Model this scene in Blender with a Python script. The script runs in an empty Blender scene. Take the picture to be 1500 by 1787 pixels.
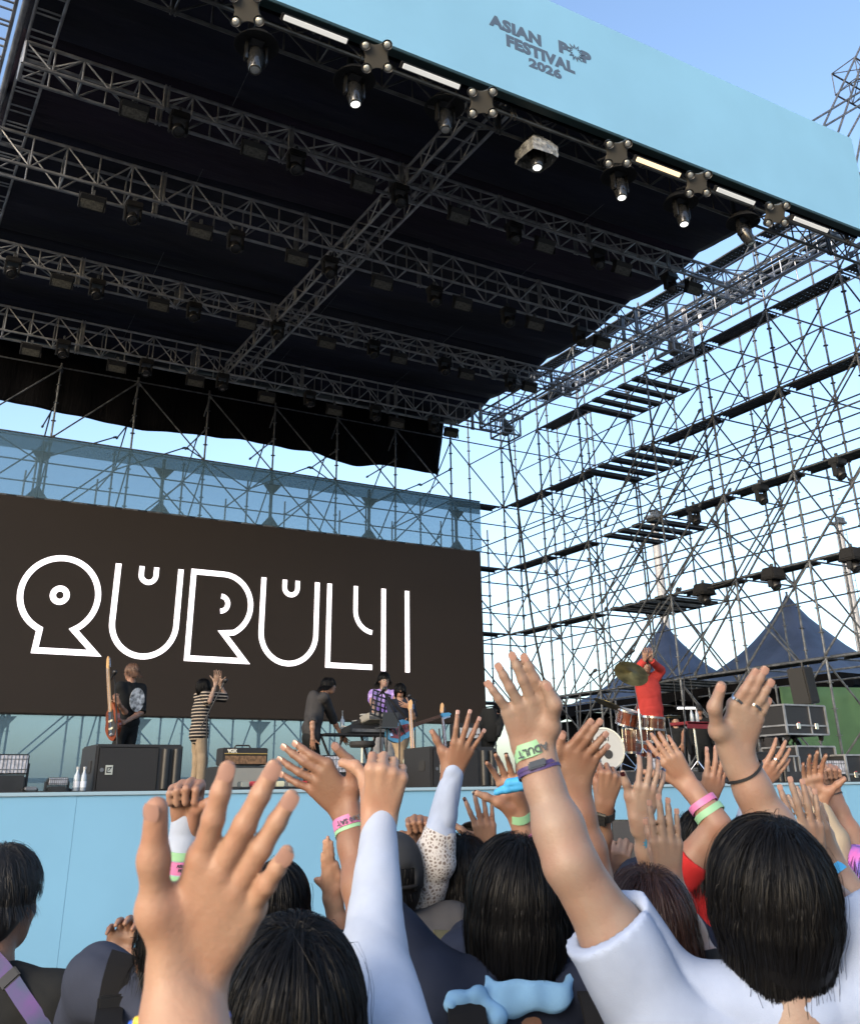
import bpy, bmesh, math, random
import numpy as np
from mathutils import Vector, Matrix, noise as mnoise
random.seed(7)
S = bpy.context.scene
COL = S.collection
R = math.radians
# ------------------------------------------------------------------ camera
H = 1.85                                  # camera height over the ground
YAW, PITCH, ROLL, FPX, PPY = R(30.4475), R(23.3561), R(-0.9483), 1683.05, 658.9
_w = np.array([math.sin(YAW)*math.cos(PITCH), math.cos(YAW)*math.cos(PITCH), math.sin(PITCH)])
_r0 = np.array([math.cos(YAW), -math.sin(YAW), 0.0]); _u0 = np.cross(_r0, _w)
_r = math.cos(ROLL)*_r0 + math.sin(ROLL)*_u0; _u = -math.sin(ROLL)*_r0 + math.cos(ROLL)*_u0
CAM = np.array([0, 0, H])
cd = bpy.data.cameras.new('camera'); cam = bpy.data.objects.new('camera', cd); COL.objects.link(cam); S.camera = cam
M = Matrix.Identity(4)
for i in range(3):
    M[i][0], M[i][1], M[i][2], M[i][3] = _r[i], _u[i], -_w[i], CAM[i]
cam.matrix_world = M
cd.sensor_fit = 'HORIZONTAL'; cd.sensor_width = 36; cd.lens = FPX/1500*36
cd.shift_y = -(893.5-PPY)/1500; cd.clip_start = 0.05; cd.clip_end = 3000
cd.dof.use_dof = True; cd.dof.focus_distance = 9.0; cd.dof.aperture_fstop = 20
# ------------------------------------------------------------------ light
SUN_EL, SUN_AZ = 19.0, 244.0               # azimuth clockwise from +Y: low, behind the camera to its left
wd = bpy.data.worlds.new('World'); S.world = wd; wd.use_nodes = True
nt = wd.node_tree; nt.nodes.clear()
out = nt.nodes.new('ShaderNodeOutputWorld'); bg = nt.nodes.new('ShaderNodeBackground')
sky = nt.nodes.new('ShaderNodeTexSky'); sky.sky_type = 'NISHITA'; sky.sun_disc = False
sky.sun_elevation = R(SUN_EL); sky.sun_rotation = R(SUN_AZ)
sky.altitude = 0; sky.air_density = 1.0; sky.dust_density = 2.9; sky.ozone_density = 2.0
bg.inputs['Strength'].default_value = 0.15
nt.links.new(sky.outputs[0], bg.inputs[0]); nt.links.new(bg.outputs[0], out.inputs[0])
sl = bpy.data.lights.new('sun', 'SUN'); sl.energy = 0.25; sl.angle = R(20); sl.color = (1, .93, .86)
so = bpy.data.objects.new('sun', sl); COL.objects.link(so)
az, el = R(SUN_AZ), R(SUN_EL)
sd = Vector((math.sin(az)*math.cos(el), math.cos(az)*math.cos(el), math.sin(el)))
so.rotation_euler = sd.to_track_quat('Z', 'Y').to_euler()
S.view_settings.view_transform = 'Standard'; S.view_settings.look = 'None'
S.view_settings.exposure = 1.54; S.view_settings.gamma = 1
S.cycles.max_bounces = 6; S.cycles.transparent_max_bounces = 16
# ------------------------------------------------------------------ helpers
def ray(x, y): return _r*(x-750)/FPX + _u*(PPY-y)/FPX + _w
def atY(x, y, Y): d = ray(x, y); return Vector(CAM + d*(Y/d[1]))
def atX(x, y, X): d = ray(x, y); return Vector(CAM + d*(X/d[0]))
def atZ(x, y, Z): d = ray(x, y); return Vector(CAM + d*(Z/d[2]))
def atD(x, y, D): return Vector(CAM + ray(x, y)*D)         # D: depth along the view axis
def tag(o, label=None, cat=None, group=None, kind=None):
    if label: o['label'] = label
    if cat: o['category'] = cat
    if group: o['group'] = group
    if kind: o['kind'] = kind
    return o
def empty(name, loc, label, cat, group=None, rz=0):
    o = bpy.data.objects.new(name, None); COL.objects.link(o); o.location = loc; o.rotation_euler.z = rz
    o.empty_display_size = .1
    return tag(o, label, cat, group)
def link(name, me, mat, parent=None, smooth=False, world=True):
    o = bpy.data.objects.new(name, me); COL.objects.link(o)
    if mat:
        for m in (mat if isinstance(mat, (list, tuple)) else [mat]): me.materials.append(m)
    if smooth: me.shade_smooth()
    if parent:
        o.parent = parent
        if world:
            mw = Matrix.LocRotScale(parent.location, parent.rotation_euler, None)
            if parent.parent: mw = Matrix.LocRotScale(parent.parent.location, parent.parent.rotation_euler, None)
            o.matrix_parent_inverse = mw.inverted() if not parent.parent else Matrix.Identity(4)
            if parent.parent: o.matrix_parent_inverse = Matrix.Identity(4)
    return o
def copy_tree(o, parent=None):
    c = o.copy(); COL.objects.link(c)
    if parent: mi = o.matrix_parent_inverse.copy(); c.parent = parent; c.matrix_parent_inverse = mi
    for ch in KIDS.get(o.name, [x for x in o.children]): copy_tree(ch, c)
    return c
KIDS = {}
class MB:
    def __init__(s): s.v = []; s.f = []; s.mi = []; s.m = 0
    def add(s, vs, fs):
        b = len(s.v); s.v.extend([tuple(x) for x in vs])
        for f in fs: s.f.append([b+i for i in f]); s.mi.append(s.m)
        return s
    def box(s, c, d, rot=None, taper=1.0):
        x, y, z = d[0]/2, d[1]/2, d[2]/2
        vs = [Vector((sx*x*(taper if sz > 0 else 1), sy*y*(taper if sz > 0 else 1), sz*z)) for sz in (-1, 1) for sy in (-1, 1) for sx in (-1, 1)]
        if rot is not None: vs = [rot @ v for v in vs]
        c = Vector(c)
        return s.add([v+c for v in vs], [(0, 2, 3, 1), (4, 5, 7, 6), (0, 1, 5, 4), (2, 6, 7, 3), (0, 4, 6, 2), (1, 3, 7, 5)])
    def tube(s, a, b, r, n=8, r2=None, cap=True):
        a = Vector(a); b = Vector(b); d = b-a
        if d.length < 1e-6: return s
        q = d.to_track_quat('Z', 'Y'); r2 = r if r2 is None else r2
        vs = []
        for p, rr in ((a, r), (b, r2)):
            for i in range(n):
                t = 2*math.pi*i/n; vs.append(p + q @ Vector((rr*math.cos(t), rr*math.sin(t), 0)))
        fs = [(i, (i+1) % n, n+(i+1) % n, n+i) for i in range(n)]
        if cap: fs += [tuple(range(n))[::-1], tuple(range(n, 2*n))]
        return s.add(vs, fs)
    def poly(s, pts, r, n=8):
        pts = [Vector(p) for p in pts]; rs = r if isinstance(r, (list, tuple)) else [r]*len(pts)
        vs = []; prev = None
        for i, p in enumerate(pts):
            t = (pts[min(i+1, len(pts)-1)]-pts[max(i-1, 0)]).normalized()
            if prev is None:
                a = Vector((0, 0, 1)) if abs(t.z) < .9 else Vector((1, 0, 0)); x = t.cross(a).normalized()
            else: x = (prev - t*prev.dot(t)).normalized()
            prev = x; y = t.cross(x)
            for k in range(n):
                an = 2*math.pi*k/n; vs.append(p + (x*math.cos(an)+y*math.sin(an))*rs[i])
        fs = []
        for i in range(len(pts)-1):
            for k in range(n): fs.append((i*n+k, i*n+(k+1) % n, (i+1)*n+(k+1) % n, (i+1)*n+k))
        fs += [tuple(range(n))[::-1], tuple(range((len(pts)-1)*n, len(pts)*n))]
        return s.add(vs, fs)
    def lathe(s, prof, o=(0, 0, 0), axis=(0, 0, 1), n=20, close=True):
        o = Vector(o); q = Vector(axis).to_track_quat('Z', 'Y'); vs = []; m = len(prof)
        for r_, z in prof:
            for i in range(n):
                t = 2*math.pi*i/n; vs.append(o + q @ Vector((r_*math.cos(t), r_*math.sin(t), z)))
        fs = [(j*n+i, j*n+(i+1) % n, (j+1)*n+(i+1) % n, (j+1)*n+i) for j in range(m-1) for i in range(n)]
        if close: fs += [tuple(range(n))[::-1], tuple(range((m-1)*n, m*n))]
        return s.add(vs, fs)
    def prism(s, pts, ax, up, o, nrm, th):       # pts 2-D outline in (ax, up) from o, thickness th along nrm
        ax, up, nrm, o = Vector(ax), Vector(up), Vector(nrm), Vector(o); n = len(pts)
        vs = [o+ax*p[0]+up*p[1]-nrm*th/2 for p in pts]+[o+ax*p[0]+up*p[1]+nrm*th/2 for p in pts]
        return s.add(vs, [tuple(range(n))[::-1], tuple(range(n, 2*n))]+[(i, (i+1) % n, n+(i+1) % n, n+i) for i in range(n)])
    def strip(s, pts, w, o, ax, up, nrm, th, closed=False):   # mitred flat stroke of width w in a plane
        P = [Vector((p[0], p[1])) for p in pts]; n = len(P); L = []; Rr = []
        for i in range(n):
            if closed: a, b = P[i-1], P[(i+1) % n]
            else: a, b = P[max(i-1, 0)], P[min(i+1, n-1)]
            d1 = (P[i]-a); d2 = (b-P[i])
            if d1.length < 1e-9: d1 = d2
            if d2.length < 1e-9: d2 = d1
            d1.normalize(); d2.normalize(); n1 = Vector((-d1.y, d1.x)); n2 = Vector((-d2.y, d2.x))
            m = n1+n2; m.normalize(); k = min(1/max(m.dot(n1), .2), 3.2)
            L.append(P[i]+m*w/2*k); Rr.append(P[i]-m*w/2*k)
        ax, up, nrm, o = Vector(ax), Vector(up), Vector(nrm), Vector(o)
        vs = []
        for h in (-th/2, th/2):
            for q in L+Rr: vs.append(o+ax*q.x+up*q.y+nrm*h)
        fs = []
        for i in range(n if closed else n-1):
            j = (i+1) % n
            fs += [(2*n+i, 2*n+n+i, 2*n+n+j, 2*n+j), (i, j, n+j, n+i), (i, 2*n+i, 2*n+j, j), (n+i, n+j, 3*n+j, 3*n+i)]
        return s.add(vs, fs)
    def build(s, name, mat, parent=None, smooth=False, bevel=0, world=True, auto=None, seg=2):
        me = bpy.data.meshes.new(name); me.from_pydata([tuple(v) for v in s.v], [], s.f)
        if any(s.mi): me.polygons.foreach_set('material_index', s.mi)
        bm = bmesh.new(); bm.from_mesh(me); bmesh.ops.recalc_face_normals(bm, faces=bm.faces)
        if bevel: bmesh.ops.bevel(bm, geom=[e for e in bm.edges if e.calc_face_angle(0) > .6], offset=bevel, segments=seg, affect='EDGES', clamp_overlap=True)
        bm.to_mesh(me); bm.free(); me.update()
        o = link(name, me, mat, parent, smooth, world)
        if auto:
            me.shade_smooth()
            try: me.set_sharp_from_angle(angle=R(auto))
            except Exception: pass
        return o
# ------------------------------------------------------------------ materials
MATS = {}
def mat(name, col=(.5, .5, .5), rough=.6, metal=0, bump=0, bscale=20, var=0, vscale=6, emit=None, es=1, spec=.5, sss=0, coat=0, trans=0, stretch=(1, 1, 1), col2=None, alpha=1):
    m = bpy.data.materials.new(name); m.use_nodes = True; t = m.node_tree; b = t.nodes['Principled BSDF']
    b.inputs['Base Color'].default_value = (*col, 1); b.inputs['Roughness'].default_value = rough; b.inputs['Metallic'].default_value = metal
    b.inputs['Specular IOR Level'].default_value = spec; b.inputs['Coat Weight'].default_value = coat
    if trans: b.inputs['Transmission Weight'].default_value = trans
    if sss:
        b.inputs['Subsurface Weight'].default_value = sss; b.inputs['Subsurface Radius'].default_value = (1, .35, .2); b.inputs['Subsurface Scale'].default_value = .008
    if emit: b.inputs['Emission Color'].default_value = (*emit, 1); b.inputs['Emission Strength'].default_value = es
    tc = t.nodes.new('ShaderNodeTexCoord'); mp = t.nodes.new('ShaderNodeMapping'); t.links.new(tc.outputs['Object'], mp.inputs[0]); mp.inputs['Scale'].default_value = stretch
    if var:
        n = t.nodes.new('ShaderNodeTexNoise'); n.inputs['Scale'].default_value = vscale; n.inputs['Detail'].default_value = 5; t.links.new(mp.outputs[0], n.inputs[0])
        mx = t.nodes.new('ShaderNodeMix'); mx.data_type = 'RGBA'
        c2 = col2 or tuple(c*(1-var) for c in col)
        c1 = col if col2 else tuple(min(1, c*(1+var*.6)) for c in col)
        mx.inputs[6].default_value = (*c2, 1); mx.inputs[7].default_value = (*c1, 1)
        rp = t.nodes.new('ShaderNodeMapRange'); rp.inputs[1].default_value = .35; rp.inputs[2].default_value = .65
        t.links.new(n.outputs[0], rp.inputs[0]); t.links.new(rp.outputs[0], mx.inputs[0]); t.links.new(mx.outputs[2], b.inputs['Base Color'])
    if bump:
        n = t.nodes.new('ShaderNodeTexNoise'); n.inputs['Scale'].default_value = bscale; n.inputs['Detail'].default_value = 4; t.links.new(mp.outputs[0], n.inputs[0])
        bp = t.nodes.new('ShaderNodeBump'); bp.inputs['Strength'].default_value = 1; bp.inputs['Distance'].default_value = bump
        t.links.new(n.outputs[0], bp.inputs['Height']); t.links.new(bp.outputs[0], b.inputs['Normal'])
    MATS[name] = m; return m
m_steel = mat('galvanised_steel', (.11, .12, .135), .5, .3, var=.5, vscale=9)
m_alu = mat('truss_aluminium', (.33, .34, .36), .40, .6, var=.3, vscale=5)
m_dark = mat('black_steel', (.018, .018, .02), .5, .2, var=.4)
m_black = mat('black_plastic', (.012, .012, .013), .45, 0, var=.3)
m_rub = mat('black_rubber', (.015, .015, .015), .8)
m_plank = mat('perforated_plank', (.06, .062, .06), .6, .3, var=.5, vscale=4)
m_wood = mat('wooden_board', (.30, .22, .14), .75, 0, var=.4, vscale=3, stretch=(1, 8, 8))
m_roof = mat('roof_fabric', (.010, .0115, .026), .7, 0, spec=.3, bump=.05, bscale=.9, var=.5, vscale=.5, stretch=(.6, 2.2, 1))
m_roof2 = mat('purple_roof_fabric', (.017, .011, .026), .7, 0, spec=.3, bump=.06, bscale=1.1, var=.4, vscale=.6, stretch=(.6, 2.2, 1))
m_drop = mat('black_drape', (.003, .003, .004), .9, 0, spec=.1, bump=.03, bscale=3, stretch=(3, 1, .4))
m_fascia = mat('blue_printed_banner', (.22, .445, .61), .55, 0, var=.05, vscale=.6, bump=.004, bscale=2)
m_ink = mat('navy_print', (.075, .11, .16), .6)
m_skirt = mat('blue_stage_skirt', (.185, .39, .55), .6, 0, var=.06, vscale=.8, bump=.006, bscale=1.5)
m_deck = mat('black_stage_deck', (.03, .03, .032), .7, 0, var=.4)
m_ground = mat('trampled_asphalt', (.09, .088, .08), .9, 0, bump=.01, bscale=30, var=.4, vscale=1.2)
m_chrome = mat('chrome', (.7, .7, .72), .15, 1)
m_tent = mat('navy_tent_fabric', (.045, .06, .10), .6, 0, bump=.03, bscale=2, var=.25, vscale=1.5)
m_green = mat('green_fence_cloth', (.065, .14, .065), .8, 0, bump=.02, bscale=3, var=.2, vscale=1)
m_led_w = mat('screen_white', (.9, .88, .95), .5, emit=(1, .93, 1), es=.5)
def mesh_mat(name, col, dens):
    m = bpy.data.materials.new(name); m.use_nodes = True; t = m.node_tree; b = t.nodes['Principled BSDF']
    b.inputs['Base Color'].default_value = (*col, 1); b.inputs['Roughness'].default_value = .7
    tr = t.nodes.new('ShaderNodeBsdfTransparent'); tr.inputs[0].default_value = (.84, .93, .97, 1)
    tl = t.nodes.new('ShaderNodeBsdfTranslucent'); tl.inputs[0].default_value = (*col, 1)
    a = t.nodes.new('ShaderNodeAddShader'); mx = t.nodes.new('ShaderNodeMixShader'); m2 = t.nodes.new('ShaderNodeMixShader')
    m2.inputs[0].default_value = .5; t.links.new(b.outputs[0], m2.inputs[1]); t.links.new(tl.outputs[0], m2.inputs[2])
    mx.inputs[0].default_value = dens; t.links.new(tr.outputs[0], mx.inputs[1]); t.links.new(m2.outputs[0], mx.inputs[2])
    t.links.new(mx.outputs[0], t.nodes['Material Output'].inputs[0]); return m
m_mesh = mesh_mat('blue_mesh_banner', (.20, .32, .40), .44)
# LED wall: dark brown panel face with cabinet seams
def led_mat():
    m = mat('led_panel', (.016, .011, .008), .6, emit=(.03, .024, .02), es=.1, spec=.3); t = m.node_tree; b = t.nodes['Principled BSDF']
    tc = t.nodes.new('ShaderNodeTexCoord'); br = t.nodes.new('ShaderNodeTexBrick'); mp = t.nodes.new('ShaderNodeMapping')
    mp.inputs['Rotation'].default_value = (R(90), 0, 0); t.links.new(tc.outputs['Object'], mp.inputs[0]); t.links.new(mp.outputs[0], br.inputs[0])
    br.offset = 0; br.inputs['Scale'].default_value = 1; br.inputs['Mortar Size'].default_value = .004; br.inputs['Brick Width'].default_value = .5; br.inputs['Row Height'].default_value = .5
    br.inputs['Color1'].default_value = (.0280, .0215, .0178, 1); br.inputs['Color2'].default_value = (.0250, .0192, .0158, 1); br.inputs['Mortar'].default_value = (.0150, .0115, .0100, 1)
    t.links.new(br.outputs[0], b.inputs['Emission Color']); return m
m_led = led_mat()
# ------------------------------------------------------------------ ground, stage
DZ = H+.04                                  # deck height
g = MB(); n = 24
for i in range(n+1):
    for j in range(n+1):
        x = (i/n*2-1); y = (j/n*2-1); g.v.append((x*abs(x)*1500, y*abs(y)*1500, 0))
for i in range(n):
    for j in range(n): g.f.append([i*(n+1)+j, (i+1)*(n+1)+j, (i+1)*(n+1)+j+1, i*(n+1)+j+1]); g.mi.append(0)
tag(g.build('ground', m_ground), kind='structure')
st = empty('stage', (8, 9.3, 0), 'long festival stage with black deck and pale blue front skirt', 'stage')
MB().box((8, 16.7, DZ-.08), (22, 14.8, .16)).build('deck', m_deck, st)
k = MB(); x0 = -3.0
while x0 < 19:
    k.box((x0+1.22, 9.24+.003*math.sin(x0*3), (DZ-.012)/2), (2.4385, .05, DZ-.012)); x0 += 2.44
k.build('front_skirt', m_skirt, st, bevel=.001)
MB().box((8, 9.232, DZ+.006), (22, .075, .03)).build('edge_trim', mat('pale_edge_trim', (.28, .40, .47), .6), st, bevel=.004)
MB().box((8, 16.7, .84), (21.8, 14.6, 1.68)).build('understage', m_black, st)
wp = MB(); wp.box((24.0, 22, DZ-.1), (9.9, 18, .2)); wp.box((24, 22, .8), (9.6, 17.6, 1.6))
tag(wp.build('backstage_platform', m_deck), 'black raised backstage platform under the navy tents', 'platform')
# ------------------------------------------------------------------ scaffolding
ZL = [H+v for v in (.42, 2.32, 4.23, 6.13, 8.04, 9.96)]
ZT = H+11.87
YS = [7.0, 8.97, 10.96, 12.95, 14.93, 16.97, 19.81, 21.72, 23.68]
XS = [16.47, 18.35, 20.23]
TR = .026
def standard(x, y, top, parent, z0=0.0):
    m = MB(); m.tube((x, y, z0), (x, y, top), TR, 8)
    z = ZL[0]-.475*3
    while z < top:
        if z > z0: m.lathe([(.026, -.006), (.062, -.006), (.062, .006), (.026, .006)], (x, y, z), n=8)
        z += .477
    m.lathe([(.03, -.02), (.036, -.02), (.036, .1), (.03, .1)], (x, y, (z0+top)/2), n=8)
    return m.build('standard', m_steel, parent, auto=40)
def bar(name, a, b, parent, r=.021, mt=None):
    a, b = Vector(a), Vector(b); m = MB(); m.tube(a, b, r, 8); d = (b-a).normalized()
    for p, q in ((a, d), (b, -d)): m.tube(p+q*.03, p+q*.10, r*1.6, 8)
    return m.build(name, mt or m_steel, parent, auto=40)
def plank(a, b, off, w, parent):             # catwalk from a to b, offset sideways, width w
    a, b = Vector(a), Vector(b); d = (b-a); L = d.length; d.normalize(); s = Vector((d.y, -d.x, 0)); s = s if s.dot(Vector(off)) > 0 else -s
    m = MB(); c = (a+b)/2 + s*(w/2+.03) + Vector((0, 0, .01)); q = Matrix((d, s, Vector((0, 0, 1)))).transposed()
    for e in (-1, 1): m.box(c+s*e*(w/2-.012), (L-.06, .024, .06), q)
    nn = max(int(L/.13), 1)
    for i in range(nn):
        t = -L/2+.06+(L-.12)*(i+.5)/nn
        m.box(c+d*t+Vector((0, 0, .02)), (.117, w-.05, .006), q)
    for e in (-.22, 0, .22): m.box(c+s*e*w+Vector((0, 0, .014)), (L-.08, .045, .008), q)
    return m.build('plank', m_plank, parent)
sc = empty('scaffold_wall', (16.47, 15, 0), 'tall grey tube scaffold wall with black catwalks closing the right side of the stage', 'scaffold')
for xi, x in enumerate(XS):
    for y in YS + ([25.57] if xi == 0 else [25.57]):
        standard(x, y, ZT+random.uniform(.05, .3), sc)
    for zi, z in enumerate(ZL+[ZT]):
        bar('ledger', (x, 6.6, z), (x, 25.6, z), sc)
        if xi == 0 and zi in (2, 3): bar('ledger', (x+.03, 6.6, z+.96), (x+.03, 25.6, z+.96), sc)
        if xi == 1 and zi in (2, 3, 4): bar('ledger', (x+.03, 6.6, z-.4 if zi == 4 else z+.96), (x+.03, 25.6, z-.4 if zi == 4 else z+.96), sc)
nb = 0
for xi, x in enumerate(XS[:2]):
    for yi in range(2, 9):
        for zi in range(5):
            if xi == 1 and zi == 0: continue
            if random.random() < .93:
                bar('brace', (x-.03, YS[yi], ZL[zi]+.04), (x-.03, YS[yi-1], ZL[zi+1]-.04), sc, .02); nb += 1
for yi in range(2, 9):
    for zi in range(1, 6):
        z = ZL[zi]; y = YS[yi]
        bar('transom', (XS[0], y, z), (XS[2] if zi > 3 else XS[1], y, z), sc)
        if nb < 98: bar('brace', (XS[0], y+.03, z-.04), (XS[1], y+.03, ZL[zi-1]+.04), sc, .02); nb += 1
for yi in (6,):
    for dz in (0, .0):
        for k_, (za, zb) in enumerate(((1, 3), (2, 4), (3, 5))):
            bar('long_brace', (XS[0]-.05, YS[6]-.05-.35*k_, ZL[za]+.2), (XS[0]-.05, YS[4]+.3, ZL[zb]+.3), sc, .024)
        break
for xx, ya, yb, za, zb in ((.25, 6, 5, 0, 2), (.25, 6, 4, 1, 3), (.35, 7, 5, 0, 2), (.35, 6, 4, 2, 4), (.45, 5, 3, 1, 3), (1.5, 6, 5, 3, 1), (1.5, 7, 5, 3, 0), (1.6, 6, 4, 4, 1), (1.65, 5, 3, 3, 1), (1.4, 8, 6, 3, 1)):
    bar('long_brace', (XS[0]+xx, YS[ya], ZL[za]+.1), (XS[0]+xx, YS[yb], ZL[zb]+.2), sc, .024)
for zi in (1, 2, 3, 4, 5):
    z = ZL[zi]
    for yi in range(1, 8):
        if yi == 5: continue
        if zi == 5 and yi > 6: continue
        plank((XS[0], YS[yi]+.05, z), (XS[0], YS[yi+1]-.05, z), (1, 0, 0), .42, sc)
    m = MB()
    for i in range(5 if zi > 3 else 4):
        yy = YS[5]+.45+i*.55
        m.box(((XS[0]+XS[1])/2, yy, z+.03), (1.86, .24, .045)); 
        for e in (-1, 1): m.box(((XS[0]+XS[1])/2, yy+e*.11, z+.0), (1.86, .02, .05))
    m.build('cross_boards', m_plank, sc)
for x in (XS[0], XS[1]-.45):
    for yi in range(1, 8): plank((x, YS[yi]+.05, ZT), (x, YS[yi+1]-.05, ZT), (1, 0, 0), .42, sc)
for yi in range(2, 9):
    bar('transom', (XS[0], YS[yi], ZT), (XS[2], YS[yi], ZT), sc)
    bar('brace', (XS[0]-.03, YS[yi], ZL[5]+.04), (XS[0]-.03, YS[yi-1], ZT-.04), sc, .02)
# back wall of scaffolding
sb = empty('scaffold_wall', (8, 23.68, 0), 'grey tube scaffold standing behind the big screen and the blue mesh', 'scaffold')
XB = [14.60, 12.70, 10.82, 8.92, 7.03, 5.13, 3.21, 1.3, -.6]
YB = [23.68, 25.57, 27.46]
for yi, y in enumerate(YB):
    for x in XB+([16.47, 18.35] if yi == 2 else []): standard(x, y, ZL[5]+(.12 if yi == 0 else -1.6+random.uniform(-.2, .3)), sb)
    for zi, z in enumerate(ZL):
        if yi == 0 or zi < 5: bar('ledger', (-.9, y, z), (16.5 if yi == 0 else 18.4, y, z), sb)
        if yi == 1 and zi in (3, 4): bar('ledger', (-.9, y, z-.95), (18.4, y, z-.95), sb)
        if yi == 2 and zi in (3, 4): bar('ledger', (-.9, y, z-.95), (18.4, y, z-.95), sb)
nb = 0
for xi in range(len(XB)-1):
    for zi in (0, 3, 4):
        a, b = XB[xi], XB[xi+1]
        if xi > 4: a, b = b, a
        if xi > 4: bar('brace', (a, YB[0]-.03, ZL[zi]+.04), (b, YB[0]-.03, ZL[zi+1]-.04), sb, .02)
        else: bar('brace', (a, YB[0]-.03, ZL[zi]+.04), (b, YB[0]-.03, ZL[zi+1]-.04), sb, .02)
        bar('brace', (a if xi % 2 else b, YB[1]-.03, ZL[zi]+.04), (b if xi % 2 else a, YB[1]-.03, ZL[zi+1]-.04 if zi < 4 else ZL[zi]+1.0), sb, .02)
        nb += 2
for xi in range(len(XB)):
    for zi in (1, 4, 5):
        bar('transom', (XB[xi], YB[0], ZL[zi] if zi < 5 else ZL[4]+.95), (XB[xi], YB[2] if zi < 5 else YB[1], ZL[zi] if zi < 5 else ZL[4]+.95), sb)
        bar('brace', (XB[xi]+.03, YB[0], ZL[zi]-.04), (XB[xi]+.03, YB[1], ZL[zi-1]+.04), sb, .02); nb += 1
# the corner bay between both walls
for zi in (1, 2, 3, 4):
    bar('brace', (16.47, YB[0]+.05, ZL[zi]+.04), (14.6, YB[0]+.05, ZL[zi+1]-.04), sb, .02)
    bar('brace', (14.6, YB[2]+.05, ZL[zi]+.04), (16.47, YB[2]+.05, ZL[zi+1]-.04), sb, .02)
    plank((14.7, YB[0]+.05, ZL[zi]), (16.4, YB[0]+.05, ZL[zi]), (0, 1, 0), .42, sb)
# left wall of scaffolding (only its top edge is in view)
sf = empty('scaffold_wall', (-.6, 15, 0), 'grey tube scaffold along the far left side of the stage', 'scaffold')
for x in (-.55, -2.4):
    for y in YS[2:]: standard(x, y, ZL[5]+.3, sf)
    for z in ZL: bar('ledger', (x, 9, z), (x, 25.5, z), sf)
for yi in range(2, 8):
    for zi in range(5): bar('brace', (-.58, YS[yi], ZL[zi]+.04), (-.58, YS[yi+1], ZL[zi+1]-.04), sf, .02)
# ------------------------------------------------------------------ roof trusses
def truss(name, a, b, w, h, label, step=.5, cr=.029, br=.015, mt=None, group=None, slim=False):
    a, b = Vector(a), Vector(b); d = b-a; L = d.length; d.normalize(); s = d.cross(Vector((0, 0, 1))).normalized(); z = s.cross(d)
    t = empty(name, a, label, 'truss', group)
    cs = [(sx*w/2, sz*h/2) for sx, sz in ((-1, 1), (1, 1), (1, -1), (-1, -1))]
    P = lambda u, c: a+d*u+s*c[0]+z*c[1]
    mt = mt or m_alu
    for c in cs: MB().tube(P(0, c), P(L, c), cr, 8).build('chord', mt, t, auto=40)
    m = MB(); n = max(int(round(L/step)), 1)
    for i in range(n+1):
        u = L*i/n; u2 = L*min(i+1, n)/n
        for f in range(4):
            c0, c1 = cs[f], cs[(f+1) % 4]
            if f in (1, 3) or (i % 2 == 0): m.tube(P(u, c0), P(u, c1), br, 6)
            if i < n and (f in (1, 3) or (slim and i % 2)):
                if (i+(f in (1, 3))) % 2: m.tube(P(u, c0), P(u2, c1), br, 6)
                else: m.tube(P(u, c1), P(u2, c0), br, 6)
        if i % 5 == 0 and 0 < i < n:
            for dd in (-.03, .03):
                for c in cs: m.tube(P(u+dd-.012, c), P(u+dd+.012, c), cr*1.7, 8)
                for f in (1, 3): m.tube(P(u+dd, cs[f]), P(u+dd, cs[(f+1) % 4]), br*1.6, 6)
    m.build('lattice', mt, t, auto=40)
    for u in (0, L):
        e = MB()
        for f in range(4): e.tube(P(u, cs[f]), P(u, cs[(f+1) % 4]), cr, 8)
        e.build('end_frame', mt, t, auto=40)
    return t
GT = 'roof trusses running across the stage'
tb = H+10.1
truss('roof_truss', (.55, 12.72, tb+.0), (15.65, 12.72, tb), .40, .40, 'slim silver truss across the roof, second back from the blue fascia', .42, group=GT, slim=True)
truss('roof_truss', (.5, 15.12, tb-.06), (16.0, 15.12, tb-.06), .46, .60, 'deep silver truss across the roof, third back from the blue fascia', .55, group=GT)
truss('roof_truss', (.55, 18.8, tb), (15.6, 18.8, tb), .40, .40, 'slim silver truss across the roof, fourth back from the blue fascia', .42, group=GT, slim=True)
truss('roof_truss', (.5, 21.85, tb-.06), (15.5, 21.85, tb-.06), .46, .60, 'deep silver truss at the rear of the roof, nearest the screen', .55, group=GT)
truss('front_truss', (-3, 9.68, H+9.55), (16.2, 9.68, H+9.55), .40, .42, 'dark truss along the lower edge of the blue fascia carrying blinders and beam lights', .5, mt=mat('shade_darkened_truss', (.10, .10, .10), .45, .6, var=.3))  # truss aluminium with the shade under the fascia put into its base colour
truss('spine_truss', (7.15, 9.9, H+10.02), (7.15, 22, H+10.02), .5, .34, 'silver truss running front to back through the middle of the roof', .5)
truss('side_truss', (15.0, 9.9, H+10.08), (15.0, 22.2, H+10.08), .55, .5, 'silver truss running front to back along the right edge of the roof', .9)
def ladder(x0, x1, z, step, label, r_=.024):
    t = empty('ladder_beam', (x0, 16, z), label, 'ladder beam')
    for x in (x0, x1): MB().tube((x, 9.9, z), (x, 24, z), r_, 8).build('side_rail', m_alu, t, auto=40)
    m = MB(); y = 10.0; i = 0
    while y < 24:
        m.tube((x0, y, z), (x1, y, z), r_*.62, 6); m.tube((x0, y+(.16 if i % 2 else .10), z), (x1, y+(.16 if i % 2 else .10), z), r_*.62, 6); y += step; i += 1
    return m.build('rung', m_alu, t, auto=40)
ladder(.55, .93, H+10.45, .48, 'silver ladder beam along the left edge of the fabric roof')
truss('side_truss', (16.0, 9.9, H+10.35), (16.0, 19.5, H+10.35), .5, .5, 'outer silver truss running front to back beside the top catwalks', .95)
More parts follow.
